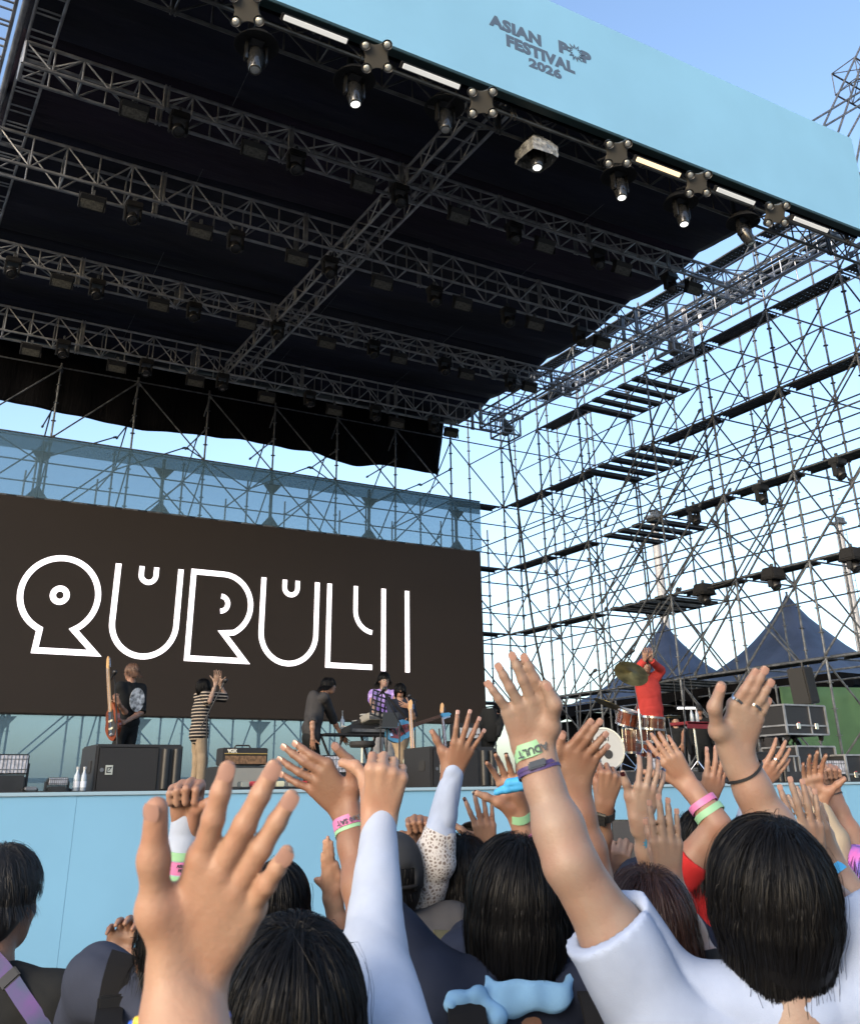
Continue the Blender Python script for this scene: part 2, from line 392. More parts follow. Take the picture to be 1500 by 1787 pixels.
ladder(-.6, .30, H+10.55, .42, 'wide ladder beam at the far top left with sky behind its rungs', .03)
MB().tube((.42, 9.9, H+10.5), (.42, 24, H+10.5), .05, 12).build('edge_tube', m_alu, [o for o in COL.objects if o.name.startswith('ladder_beam')][-1], auto=40)
def sleeve(x, y, z, s, label):
    t = empty('hoist_block', (x, y, z), label, 'hoist', 'truss sleeve blocks with chain hoists')
    m = MB()
    for dx in (-1, 1):
        for dy in (-1, 1):
            m.tube((x+dx*s/2, y+dy*s/2, z-s/2), (x+dx*s/2, y+dy*s/2, z+s/2), .03, 8)
            m.tube((x-s/2, y+dx*s/2, z+dy*s/2), (x+s/2, y+dx*s/2, z+dy*s/2), .03, 8)
            m.tube((x+dx*s/2, y-s/2, z+dy*s/2), (x+dx*s/2, y+s/2, z+dy*s/2), .03, 8)
    for k_ in (-.5, 0, .5): m.tube((x+s/2, y+k_*s, z-s/2), (x+s/2, y-k_*s, z+s/2), .015, 6)
    m.build('frame', m_alu, t, auto=40)
    h = MB(); h.lathe([(.09, -.25), (.12, -.22), (.12, .1), (.07, .16), (.04, .25)], (x, y, z), n=14); h.box((x+.1, y, z-.05), (.14, .2, .22)); h.build('chain_hoist', mat('hoist_paint', (.10, .09, .07), .5, .5), t, auto=40)
    r_ = MB(); r_.tube((x, y, z-.1), (x, y, z+s), .012, 6); r_.build('chain', m_steel, t)
    w_ = MB(); 
    for dx in (-1, 1):
        for dy in (-1, 1): w_.lathe([(.05, -.03), (.06, 0), (.05, .03)], (x+dx*s/2, y+dy*s*.7, z+s*.3), (1, 0, 0), n=10)
    w_.build('guide_wheel', m_steel, t, auto=40)
sleeve(15.75, 15.2, H+9.85, .62, 'steel sleeve block with hoist at the right end of the deep middle truss')
sleeve(15.35, 21.8, H+9.85, .62, 'steel sleeve block with hoist at the right end of the rear truss')
sleeve(16.1, 9.75, H+9.6, .62, 'dark sleeve block at the right end of the front truss')
# roof fabric
rf = empty('stage_roof', (7.5, 16, H+10.8), 'dark navy fabric roof stretched over the stage trusses', 'roof')
ys = [9.5, 12.7, 15.1, 18.8, 21.9, 24.15]
for i in range(5):
    m = MB(); nx, ny = 90, 22; y0, y1 = ys[i], ys[i+1]+.12
    for a in range(nx+1):
        for b in range(ny+1):
            u, v = a/nx, b/ny; y = y0+(y1-y0)*v; xr = 14.05+(y-9.5)*.07; x = .46+(xr-.46)*u
            nz = mnoise.noise(Vector((x*.35, y*1.3+x*.25, i*7)))*.05+mnoise.noise(Vector((x*.9, y*3.2-x*.8, i*5)))*.018
            m.v.append((x, y, H+10.70+.02*v-.16*math.sin(math.pi*v)+nz*math.sin(math.pi*min(v, 1))**.4))
    for a in range(nx):
        for b in range(ny): m.f.append([a*(ny+1)+b, (a+1)*(ny+1)+b, (a+1)*(ny+1)+b+1, a*(ny+1)+b+1]); m.mi.append(0)
    o = m.build('fabric_panel', m_roof2 if i == 1 else m_roof, rf, smooth=True)
    md = o.modifiers.new('th', 'SOLIDIFY'); md.thickness = .006
MB().box((7.3, 9.42, H+10.1), (15.2, .03, 1.25)).build('fascia_backing', m_drop, rf)
m = MB(); nx, nz_ = 120, 16
for a in range(nx+1):
    for b in range(nz_+1):
        u, v = a/nx, b/nz_; x = -.2+(14.62+.2)*u
        bot = H+8.95+.03*math.sin(x*.9)+.015*math.sin(x*3.1+1)-.10*math.exp(-((x-5.2)/1.2)**2)+(-.16*math.exp(-((x-11.5)/.7)**2))-(.12*max(0, (x-13.8)))
        y = 24.12+.10*mnoise.noise(Vector((x*.9+(11.5-x)*v*.3, v*1.5, 3)))+.03*math.sin(x*6)
        m.v.append((x-(.22*(1-v) if u > .99 else 0), y, bot+(H+10.66-bot)*v))
for a in range(nx):
    for b in range(nz_): m.f.append([a*(nz_+1)+b, (a+1)*(nz_+1)+b, (a+1)*(nz_+1)+b+1, a*(nz_+1)+b+1]); m.mi.append(0)
o = m.build('back_drape', m_drop, rf, smooth=True); o.modifiers.new('th', 'SOLIDIFY').thickness = .005
rp = MB()
for x in (3.6, 7.6, 11.0): rp.tube((x, 9.7, H+10.62), (x+.9, 24, H+10.58), .006, 5)
rp.build('guy_wire', m_steel, rf)
# fascia
FB, FT = H+9.49, H+11.71
fa = empty('fascia_banner', (7, 9.2, FB), 'long pale blue festival banner board above the stage opening', 'banner')
m = MB(); m.box((5.55, 9.26, (FB+FT)/2), (19.1, .12, FT-FB)); m.build('board', m_fascia, fa, bevel=.01)
MB().box((5.55, 9.25, FB-.035), (19.1, .15, .06)).build('lower_trim', mat('dark_green_trim', (.012, .035, .035), .5), fa, bevel=.006)
br = MB()
for x in range(-3, 16): br.tube((x, 9.32, FB), (x, 9.9, FB+.4), .02, 6); br.tube((x, 9.36, FB+.1), (x, 9.36, FT-.1), .02, 6)
br.build('rear_strut', m_steel, fa)
def text(s, size, ox, oz, y, name, parent, mt, axx=(1, 0, 0), up=(0, 0, 1), nrm=(0, -1, 0), bold=.0, shear=0, th=.004, center=False, wscale=1, org=None, sp=1.0):
    cu = bpy.data.curves.new(name, 'FONT'); cu.body = s; cu.size = size; cu.extrude = th; cu.offset = bold; cu.space_character = sp; cu.shear = shear; cu.resolution_u = 3
    if center: cu.align_x = 'CENTER'
    to = bpy.data.objects.new('tmp', cu); COL.objects.link(to); dg = bpy.context.evaluated_depsgraph_get(); dg.update()
    me = bpy.data.meshes.new_from_object(to.evaluated_get(dg)); bpy.data.objects.remove(to)
    A, U, N = Vector(axx), Vector(up), Vector(nrm); O = Vector(org) if org is not None else Vector((ox, y, oz))
    for v in me.vertices: v.co = O + A*v.co.x*wscale + U*v.co.y + N*v.co.z
    return link(name, me, mt, parent)
text('ASIAN', .285, 6.57, H+10.66, 9.2, 'lettering', fa, m_ink, bold=.017, wscale=1.12, sp=1.08)
text('P', .30, 7.86, H+10.715, 9.2, 'lettering', fa, m_ink, bold=.020, wscale=1.15)
text('P', .30, 8.32, H+10.715, 9.2, 'lettering', fa, m_ink, bold=.020, wscale=1.15)
text('FESTIVAL', .285, 6.84, H+10.385, 9.2, 'lettering', fa, m_ink, bold=.017, wscale=1.05, sp=1.08)
text('2026', .225, 7.25, H+10.155, 9.2, 'lettering', fa, m_ink, bold=.012, wscale=1.32, sp=1.04)
pts = []
for i in range(24):
    a = 2*math.pi*i/24+.13; rr = (.155 if i % 4 == 0 else .145) if i % 2 == 0 else .082
    pts.append((8.195+rr*math.cos(a), H+10.82+rr*math.sin(a)))
MB().strip(pts, .016, (0, 9.194, 0), (1, 0, 0), (0, 0, 1), (0, -1, 0), .008, closed=True).build('lettering', m_ink, fa)
MB().prism([(p[0]*.93+8.195*.07, p[1]*.93+(H+10.82)*.07) for p in pts], (1, 0, 0), (0, 0, 1), (0, 9.196, 0), (0, -1, 0), .003).build('burst', m_fascia, fa)
# ------------------------------------------------------------------ screen
SX0, SX1, SZ0, SZ1 = -.6, 15.25, H+1.72, H+6.42
sr = empty('led_screen', (7.3, 23.25, SZ0), 'wide dark LED screen at the back of the stage with large white outlined letters', 'screen')
MB().box(((SX0+SX1)/2, 23.30, (SZ0+SZ1)/2), (SX1-SX0, .18, SZ1-SZ0)).build('panel', m_led, sr, bevel=.01)
def arc(cx, cz, r_, a0, a1, n=28): return [(cx+r_*math.cos(R(a0+(a1-a0)*i/n)), cz+r_*math.sin(R(a0+(a1-a0)*i/n))) for i in range(n+1)]
def stroke(pts, w=.13, closed=False):
    MB().strip([(p[0], p[1]+H) for p in pts], w, (0, 23.20, 0), (1, 0, 0), (0, 0, 1), (0, -1, 0), .012, closed).build('lettering', m_led_w, sr)
stroke(arc(3.83, 4.26, .84, -62, 247, 60)+[(3.46, 3.03), (4.74, 3.03)], closed=True)
stroke(arc(3.83, 4.26, .15, 0, 360, 30)[:-1], .13, True)
def U(x0, x1, zb, zt, r_): return [(x0, zt), (x0, zb+r_)]+arc((x0+x1)/2, zb+r_, (x1-x0)/2, 180, 360, 30)[1:-1]+[(x1, zb+r_), (x1, zt)]
stroke(U(5.05, 6.54, 3.0, 5.10, .76)); stroke(U(5.60, 5.95, 4.72, 5.09, .175), .12)
stroke([(6.86, 3.03), (6.86, 5.08)]+arc(7.62, 4.34, .74, 90, -62, 30)+[(7.70, 3.66), (8.28, 3.03)], closed=True)
stroke(arc(7.59, 4.36, .18, 88, -88, 16), .12)
stroke(U(8.67, 10.14, 3.0, 5.10, .76)); stroke(U(9.24, 9.59, 4.72, 5.09, .175), .12)
stroke([(10.49, 5.10), (10.49, 3.04), (11.75, 3.04)])
stroke([(11.25, 5.10), (11.25, 4.47)]+arc(11.80, 4.47, .55, 180, 264, 14)[1:], .12)
stroke([(12.08, 5.10), (12.08, 2.96)]); stroke([(12.80, 5.10), (12.80, 2.96)])
for i in range(26): MB().box((SX0+.4+i*.6, 23.3, SZ1+.025), (.35, .08, .04)).build('rigging_clamp', m_steel, sr)
# mesh banners above and below the screen, with the support posts behind
for nm, z0, z1, lb in (('mesh_banner', SZ1+.05, H+7.98, 'pale blue see-through mesh strip stretched above the LED screen'), ('mesh_banner', DZ, SZ0-.01, 'pale blue see-through mesh strip hanging below the LED screen')):
    t = empty(nm, (7, 23.3, z0), lb, 'banner')
    MB().box(((SX0+SX1+.1)/2, 23.30, (z0+z1)/2), (SX1-SX0+.1, .004, z1-z0)).build('cloth', m_mesh, t)
    if z0 > SZ1: MB().box(((SX0+SX1+.1)/2, 23.32, z1-.2), (SX1-SX0+.1, .004, .38)).build('folded_hem', mesh_mat('blue_hem', (.13, .24, .31), .55), t)
    hb = MB(); hb.tube((SX0, 23.3, z1), (SX1+.1, 23.3, z1), .018, 8); hb.build('top_rail', m_steel, t)
for i, x in enumerate((3.05, 5.95, 8.85, 11.75, 14.6)):
    t = empty('screen_post', (x, 23.45, DZ), ['rear support post with triangular gussets, %s from the left behind the mesh' % w for w in ('first', 'second', 'third', 'fourth', 'fifth')][i], 'post', 'support posts behind the LED screen')
    MB().tube((x, 23.47, DZ), (x, 23.47, H+7.9), .045, 10).build('post', m_steel, t, auto=40)
    gg = MB()
    for zc, s_ in ((SZ1+.05, 1), (H+7.65, -1), (SZ0-.05, -1)): gg.prism([(-.28, 0), (.28, 0), (0, .34*s_)], (1, 0, 0), (0, 0, 1), (x, 23.44, zc), (0, -1, 0), .01)
    gg.build('gusset', m_steel, t)
# ------------------------------------------------------------------ stage lights
m_lens = mat('pale_lens', (.85, .84, .78), .3, .85, bump=.004, bscale=90, coat=.6)
m_on = mat('lit_lens', (.9, .9, .9), .3, emit=(1, .99, .95), es=.75)
m_tube = mat('frosted_tube', (.62, .62, .60), .4, bump=.003, bscale=40, emit=(1, .98, .93), es=.16)
m_warm = mat('warm_tube', (.7, .55, .38), .4, emit=(1, .72, .42), es=.5)
m_face = mat('grey_lamp_face', (.10, .095, .085), .45, .3)
m_panel = mat('led_grid_face', (.09, .09, .08), .4, 0, var=.5, vscale=30)
m_hood = mat('black_rain_hood', (.006, .006, .007), .85, bump=.01, bscale=12)
m_gloss = mat('glossy_black_shell', (.02, .02, .02), .22, 0, coat=.5)
m_foil = mat('clear_wrinkled_plastic', (.30, .29, .26), .15, 0, bump=.03, bscale=22, var=.5, vscale=14, coat=1)
def frame(fwd, up=(0, 0, 1)):
    f = Vector(fwd).normalized(); x = Vector(up).cross(f)
    x = x.normalized() if x.length > 1e-4 else Vector((1, 0, 0)); return Matrix((x, f, x.cross(f))).transposed()
def look(p): return (Vector((0, 0, H))-Vector(p)).normalized()
FG = {'blinder': 'four-lamp blinders along the front truss', 'bar': 'white tube bars along the front truss', 'beam': 'beam lights under the front truss'}
ORD = ['first', 'second', 'third', 'fourth', 'fifth', 'sixth', 'seventh', 'eighth', 'ninth', 'tenth']
for i, (x, y) in enumerate(((430, 15), (657, 98), (841, 178), (1077, 267), (1217, 320), (1354, 373))):
    p = atY(x, y, 9.10); t = empty('blinder', p, '%s four-lamp blinder from the left on the front truss' % ORD[i], 'stage light', FG['blinder'])
    q = Matrix.Rotation(R(-22), 3, 'Z') @ Matrix.Rotation(R(42), 3, 'X') @ Matrix.Rotation(R(-6), 3, 'Y')
    n = q @ Vector((0, -1, 0)); X = q @ Vector((1, 0, 0)); U = q @ Vector((0, 0, 1))
    pts = []
    for k in range(64):
        a = 2*math.pi*k/64; rr = .165+.085*abs(math.cos(2*(a-math.pi/4)))**3 if 1 else 0; pts.append((rr*math.cos(a)*.92, rr*math.sin(a)*.92))
    MB().prism(pts, X, U, p+n*-.04, n, .10).build('body', m_face, t, bevel=.008)
    for sx in (-1, 1):
        for sz in (-1, 1):
            c = p+X*sx*.145+U*sz*.145
            MB().lathe([(.0, .0), (.052, .002), (.058, .02), (.068, .03), (.068, -.06), (.05, -.09)], c+n*.03, n, n=20, close=False).build('lamp_ring', m_black, t, auto=40)
            MB().lathe([(.056, 0), (.05, .014), (.03, .022), (.0, .025)], c+n*.028, n, n=18, close=False).build('lens', m_lens, t, smooth=True)
    MB().tube(p+n*-.08, p+n*-.08+Vector((0, .42, .12)), .018, 8).build('bracket', m_dark, t)
for i, (xa, ya, xb, yb, w) in enumerate(((495, 23, 605, 68, 0), (703, 105, 801, 150, 0), (1110, 270, 1186, 302, 1), (1250, 322, 1316, 352, 0), (1384, 374, 1444, 399, 0), (300, -60, 404, -18, 0))):
    a, b = atY(xa, ya+5, 9.20), atY(xb, yb+5, 9.20); c = (a+b)/2; L = (b-a).length; b.z = a.z = c.z
    t = empty('tube_bar', c, ('warm glowing' if w else 'pale frosted %s' % ORD[i])+' tube bar on the front truss', 'stage light', FG['bar'])
    q = Matrix.Rotation(R(50), 3, 'X'); n = q @ Vector((0, -1, 0))
    MB().box(c-n*.035, (L+.05, .07, .10), q).build('housing', m_black, t, bevel=.006)
    MB().box(c+n*.008, (L, .02, .072), q).build('diffuser', m_warm if w else m_tube, t, bevel=.006)
def beam(p, i, on, tilt, wrap, lab):
    t = empty('beam_light', p, lab, 'stage light', FG['beam'])
    p = Vector(p)
    if not wrap:
        MB().lathe([(.0, .12), (.12, .12), (.2, .08), (.27, .0), (.30, -.05), (.29, -.05), (.24, .0), (.0, .03)], p+Vector((0, 0, .13)), n=26, close=False).build('rain_cover', m_hood, t, smooth=True)
    else:
        m = MB(); n = 16; rows = 9
        for j in range(rows):
            v = j/(rows-1); rad = .10+.16*min(1, v*2.2)
            for k in range(n):
                a = 2*math.pi*k/n; sq = 1/max(abs(math.cos(a)), abs(math.sin(a)))**.7; jit = 1+.12*mnoise.noise(Vector((k*.9, j*1.1, 3)))
                m.v.append((p.x+rad*sq*jit*math.cos(a), p.y+rad*sq*jit*math.sin(a), p.z+.22-.42*v+.03*mnoise.noise(Vector((k, j, 9)))))
        for j in range(rows-1):
            for k in range(n): m.f.append([j*n+k, j*n+(k+1) % n, (j+1)*n+(k+1) % n, (j+1)*n+k]); m.mi.append(0)
        m.build('plastic_wrap', m_foil, t)
    MB().box(p+Vector((0, 0, .20)), (.22, .18, .14)).build('base', m_black, t, bevel=.02)
    d = Vector((tilt, -.18, -1)).normalized(); X = Vector((1, 0, 0)); c = p+Vector((0, 0, -.14))
    for s_ in (-1, 1): MB().box(c+X*s_*.135+Vector((0, 0, .10)), (.035, .10, .34)).build('yoke_arm', m_gloss, t, bevel=.012)
    MB().lathe([(.0, -.20), (.07, -.19), (.105, -.12), (.115, -.02), (.11, .08), (.088, .20), (.075, .235), (.070, .235), (.066, .21), (.0, .21)], c, d, n=22, close=False).build('head', m_gloss, t, smooth=True)
    MB().lathe([(.066, 0), (.05, .008), (0, .012)], c+d*.222, d, n=18, close=False).build('lens', m_on if on else m_lens, t, smooth=True)
for i, (x, y, on, tl) in enumerate(((447, 88, 0, -.05), (618, 148, 1, .02), (776, 195, 0, -.1), (935, 262, 1, -.15), (1080, 315, 1, -.1), (1188, 362, 1, -.12), (1297, 395, 0, .3))):
    beam(atY(x, y, 9.74), i, on, tl, i == 3, ('beam light wrapped in clear crumpled plastic under the front truss' if i == 3 else '%s %s beam light from the left under the front truss' % (ORD[i], 'lit' if on else 'unlit')))
def wash(p, fwd, lab, grp, hood=False, proto=[None]):
    if proto[0] is None or hood:
        t = empty('moving_head', p, lab, 'stage light', grp); p = Vector(p)
        MB().box(p+Vector((0, 0, .10)), (.30, .24, .13)).build('base', m_black, t, bevel=.02)
        for s_ in (-1, 1): MB().box(p+Vector((s_*.13, 0, -.06)), (.04, .11, .30)).build('yoke_arm', m_black, t, bevel=.012)
        MB().lathe([(.0, -.13), (.06, -.125), (.10, -.07), (.105, .06), (.10, .10), (.09, .105), (.086, .085), (.0, .08)], p+Vector((0, 0, -.14)), (0, -.6, -.8), n=18, close=False).build('head', m_black, t, smooth=True)
        MB().lathe([(.088, 0), (.06, .012), (0, .018)], p+Vector((0, -.052, -.21)), (0, -.6, -.8), n=18, close=False).build('lens', m_gloss, t, smooth=True)
        MB().box(p+Vector((0, 0, .22)), (.04, .06, .14)).build('clamp', m_steel, t)
        if hood:
            m = MB(); m.box(p+Vector((0, 0, .09)), (.40, .36, .22), taper=.82); m.box(p+Vector((0, 0, -.03)), (.44, .40, .05), taper=.95); m.build('rain_hood', m_hood, t, bevel=.02)
        elif proto[0] is None: proto[0] = (t, p.copy())
        return t
    c = copy_tree(proto[0][0]); c.location = p; c['label'] = lab; c['group'] = grp; return c
def panel(p, lab, proto=[None]):
    if proto[0] is None:
        t = empty('wash_panel', p, lab, 'stage light', 'led wash panels hanging from the roof trusses'); p = Vector(p)
        q = Matrix.Rotation(R(38), 3, 'X')
        MB().box(p+q @ Vector((0, .05, .0)), (.42, .10, .26), q).build('body', m_black, t, bevel=.012)
        MB().box(p+q @ Vector((0, -.004, -.035)), (.38, .02, .15), q).build('face', m_panel, t, bevel=.004)
        m = MB()
        for s_ in (-1, 1): m.box(p+Vector((s_*.22, .03, .04)), (.012, .05, .30))
        m.tube(p+Vector((-.22, .03, .18)), p+Vector((.22, .03, .18)), .012, 8); m.build('bracket', m_dark, t)
        MB().box(p+Vector((0, .03, .22)), (.05, .05, .10)).build('clamp', m_steel, t)
        proto[0] = t; return t
    c = copy_tree(proto[0]); c.location = p; c['label'] = lab; return c
TRS = [('second', 12.55, [(235, 190), (445, 258), (635, 318), (802, 373), (952, 425), (1087, 465), (1212, 500)], [(312, 220), (516, 287), (697, 345), (896, 410), (1042, 455), (1168, 497)]),
       ('third', 14.9, [(161, 350), (350, 400), (519, 447), (668, 490), (808, 527), (935, 562), (1052, 595)], [(232, 375), (411, 425), (575, 470), (758, 520), (886, 557), (1010, 590)]),
       ('fourth', 18.6, [(108, 488), (277, 528), (431, 560), (571, 595), (697, 622), (815, 650), (925, 672)], [(22, 470), (169, 508), (338, 548), (484, 580), (651, 613), (775, 643), (890, 670)]),
       ('rear', 21.6, [(54, 608), (204, 637), (341, 662), (466, 690), (584, 713), (693, 735), (788, 752)], [(110, 612), (255, 645), (388, 670), (540, 700), (655, 725), (757, 745)])]
for nm, Y, P, Q in TRS:
    for i, (x, y) in enumerate(P): panel(atY(x, y+4, Y), '%s flat led wash panel from the left on the %s roof truss' % (ORD[i], nm))
    for i, (x, y) in enumerate(Q): wash(atY(x, y-6, Y), None, '%s black moving head from the left on the %s roof truss' % (ORD[i], nm), 'moving heads hanging from the roof trusses')
# lights on the right scaffold
for i, (x, y) in enumerate(((1211, 897), (1327, 860), (1462, 815))): wash(atX(x, y, 16.35), None, '%s bare moving head on the upper right catwalk' % ('left', 'middle', 'right')[i], 'moving heads on the upper right catwalk')
for i, (x, y) in enumerate(((1228, 1035), (1349, 1008), (1487, 975))): wash(atX(x, y, 16.35), None, '%s black-hooded moving head on the lower right catwalk' % ('left', 'middle', 'right')[i], 'hooded moving heads on the lower right catwalk', hood=True)
# cables
def cable(pts, r_, lab, name='cable', mt=None):
    P = [Vector(p) for p in pts]; out_ = []
    for i in range(len(P)-1):
        a, b = P[max(i-1, 0)], P[min(i+2, len(P)-1)]
        for k in range(6):
            t = k/6; t2, t3 = t*t, t*t*t
            out_.append(.5*((2*P[i])+(P[i+1]-a)*t+(2*a-5*P[i]+4*P[i+1]-b)*t2+(3*P[i]-a-3*P[i+1]+b)*t3))
    out_.append(P[-1]); o = MB().poly(out_, r_, 6).build(name, mt or m_rub, smooth=True); return tag(o, lab, 'cable')
cable([atY(887, 770, 20.5), atY(905, 900, 20.5), atY(928, 1080, 20.5), atY(950, 1200, 20.5), atY(957, 1300, 20.5)], .03, 'thick black cable hanging from the rear hoist block to the deck')
cable([atX(1265, 885, 16.3), atX(1268, 940, 16.3), atX(1284, 1000, 16.3), atX(1262, 1020, 16.3), atX(1215, 1030, 16.3)], .02, 'black cable looping down a scaffold tube beside the hooded lights')
# ------------------------------------------------------------------ top right hoist mast behind the banner
def mast(pts, lab, name, w=.5, cat_='mast', mt=None, step=.6, base=None):
    t = empty(name, pts[0], lab, cat_)
    a, b = Vector(pts[0]), Vector(pts[1]); d = (b-a); L = d.length; d.normalize(); X = Vector((1, 0, 0)); Yv = d.cross(X).normalized(); X = Yv.cross(d)
    cs = [(-1, -1), (1, -1), (1, 1), (-1, 1)]; Pf = lambda u, c: a+d*u+X*c[0]*w/2+Yv*c[1]*w/2
    for c in cs: MB().tube(Pf(0, c), Pf(L, c), .03, 8).build('leg', mt or m_steel, t)
    m = MB(); n = int(L/step)
    for i in range(n+1):
        for f in range(4):
            m.tube(Pf(L*i/n, cs[f]), Pf(L*i/n, cs[(f+1) % 4]), .018, 6)
            if i < n: m.tube(Pf(L*i/n, cs[f]), Pf(L*(i+1)/n, cs[(f+1) % 4]), .016, 6)
    m.build('lattice', mt or m_steel, t); return t
Yh = 14.0
c0 = atY(1468, 108, Yh)
mast((c0-Vector((0, 0, .55)), c0+Vector((3.2, 0, -.75))), 'lattice jib with a cube end showing above the right end of the banner', 'hoist_jib', .85, 'crane', m_steel, .8)
t = empty('lattice_crane', atY(1415, 212, Yh), 'lattice arm rising from behind the banner to the hoist jib', 'crane')
for a, b in (((1415, 212), (1500, 160)), ((1435, 222), (1500, 183)), ((1435, 222), (1478, 130)), ((1478, 240), (1500, 200)), ((1455, 250), (1500, 120)), ((1490, 300), (1500, 250))): MB().tube(atY(*a, Yh), atY(*b, Yh)+(atY(*b, Yh)-atY(*a, Yh)), .035, 8).build('tube', m_steel, t)
# ------------------------------------------------------------------ backstage: tents, fence, floodlight masts
def tent(cx, cy, half, ez, az_, lab, rot=0):
    t = empty('pagoda_tent', (cx, cy, DZ), lab, 'tent', 'pointed navy tents behind the stage')
    m = MB(); n = 14; q = Matrix.Rotation(rot, 3, 'Z')
    for j in range(n+1):
        v = j/n; rad = half*(1-v); z = ez+(az_-ez)*(v**2.15*.72+v*.28) - .0
        for k in range(32):
            a = 2*math.pi*(k+.5)/32; c_, s_ = math.cos(a), math.sin(a); sq = 1/max(abs(c_), abs(s_)); sq = 1+(sq-1)*(1-v)**.5
            zz = z-.16*(1-v)*(1-min(1, (sq-1)/.41))*min(1, v*6)
            p = q @ Vector((rad*sq*c_, rad*sq*s_, 0)); m.v.append((cx+p.x+.05*mnoise.noise(Vector((k, j*.6, cx))), cy+p.y, zz+.04*mnoise.noise(Vector((k*.7, j*.5, 3+cx)))))
    for j in range(n):
        for k in range(32): m.f.append([j*32+k, j*32+(k+1) % 32, (j+1)*32+(k+1) % 32, (j+1)*32+k]); m.mi.append(0)
    m.build('canopy', m_tent, t, smooth=True)
    v_ = MB(); cs = [q @ Vector((sx*half, sy*half, 0)) for sx, sy in ((-1, -1), (1, -1), (1, 1), (-1, 1))]
    for i in range(4):
        a, b = cs[i], cs[(i+1) % 4]
        for s_ in range(24):
            p0, p1 = a+(b-a)*s_/24, a+(b-a)*(s_+1)/24; d0 = .30+.06*math.sin(s_*1.9); d1 = .30+.06*math.sin((s_+1)*1.9); bx = len(v_.v)
            o0, o1 = .03*math.sin(s_*2.3), .03*math.sin((s_+1)*2.3)
            v_.v += [(cx+p0.x, cy+p0.y, ez), (cx+p1.x, cy+p1.y, ez), (cx+p1.x+o1, cy+p1.y+o1, ez-d1), (cx+p0.x+o0, cy+p0.y+o0, ez-d0)]; v_.f.append([bx, bx+1, bx+2, bx+3]); v_.mi.append(0)
    v_.build('valance', m_drop, t)
    for c in cs: MB().tube((cx+c.x*.98, cy+c.y*.98, DZ), (cx+c.x*.98, cy+c.y*.98, ez), .04, 8).build('leg', m_steel, t)
    MB().lathe([(.05, 0), (.03, .1), (.045, .13), (.0, .16)], (cx, cy, az_-.06), n=10, close=False).build('finial', m_steel, t)
tent(24.4, 25.7, 3.3, H+2.62, H+5.42, 'navy pointed tent behind the drummer')
tent(23.6, 19.55, 3.3, H+2.55, H+5.25, 'larger navy pointed tent behind the flight cases', R(6))
f_ = empty('fence', (18, 15.6, DZ), 'green cloth fence panel behind the stacked flight cases', 'fence')
m = MB(); n = 60
fa0, fa1 = Vector((18.1, 15.65)), Vector((23.5, 14.2))
for i in range(n+1):
    p = fa0+(fa1-fa0)*i/n; o_ = .05*mnoise.noise(Vector((i*.3, 0, 2)))
    for j in range(9): m.v.append((p.x+o_, p.y-.05+.03*mnoise.noise(Vector((i*.4, j*.5, 4))), DZ+(2.05*j/8)))
for i in range(n):
    for j in range(8): m.f.append([i*9+j, (i+1)*9+j, (i+1)*9+j+1, i*9+j+1]); m.mi.append(0)
o = m.build('cloth', m_green, f_, smooth=True); o.modifiers.new('th', 'SOLIDIFY').thickness = .006
for i in range(4):
    p = fa0+(fa1-fa0)*i/3; MB().tube((p.x, p.y+.05, DZ), (p.x, p.y+.05, DZ+2.1), .025, 8).build('post', m_steel, f_)
MB().box((22, 23, DZ+1.1), (.06, 12, 2.2)).build('cloth_wall', m_drop, f_)
tag(MB().box((20.6, 19.5, DZ+1.15), (.05, 7.5, 2.3)).box((22.5, 23.2, DZ+1.1), (4.2, .05, 2.2)).build('drape', m_drop), 'black curtain hanging under the navy tents', 'curtain')
for i, (x, y0, lab) in enumerate(((1140, 905, 'grey floodlight mast seen behind the scaffold above the drummer'), (1462, 915, 'grey floodlight mast seen behind the scaffold at the far right'))):
    Yf = 60; p = atY(x, y0, Yf); b = atY(x+(18 if i == 0 else 40), 1165, Yf)
    t = empty('floodlight_mast', (p.x, p.y, 0), lab, 'mast')
    mm = MB(); mm.lathe([(.50, 0), (.34, p.z-.4), (.34, p.z)], (p.x, p.y, 0), n=14); mm.build('pole', mat('mast_grey', (.33, .33, .34), .6, .2, var=.2), t, auto=40)
    h = MB(); h.box((p.x, p.y, p.z+.1), (1.2, 1.2, .25)); 
    for k in (-.4, 0, .4): h.box((p.x+k, p.y-.3, p.z+.45), (.3, .3, .4))
    h.build('lamp_head', m_steel, t, bevel=.03)
    l_ = MB()
    for k in range(30): l_.tube((p.x+.45, p.y-.2, 3+k*.9), (p.x+.75, p.y-.2, 3+k*.9), .03, 5)
    l_.tube((p.x+.75, p.y-.2, 2), (p.x+.75, p.y-.2, p.z-.5), .03, 6); l_.build('ladder', m_steel, t)
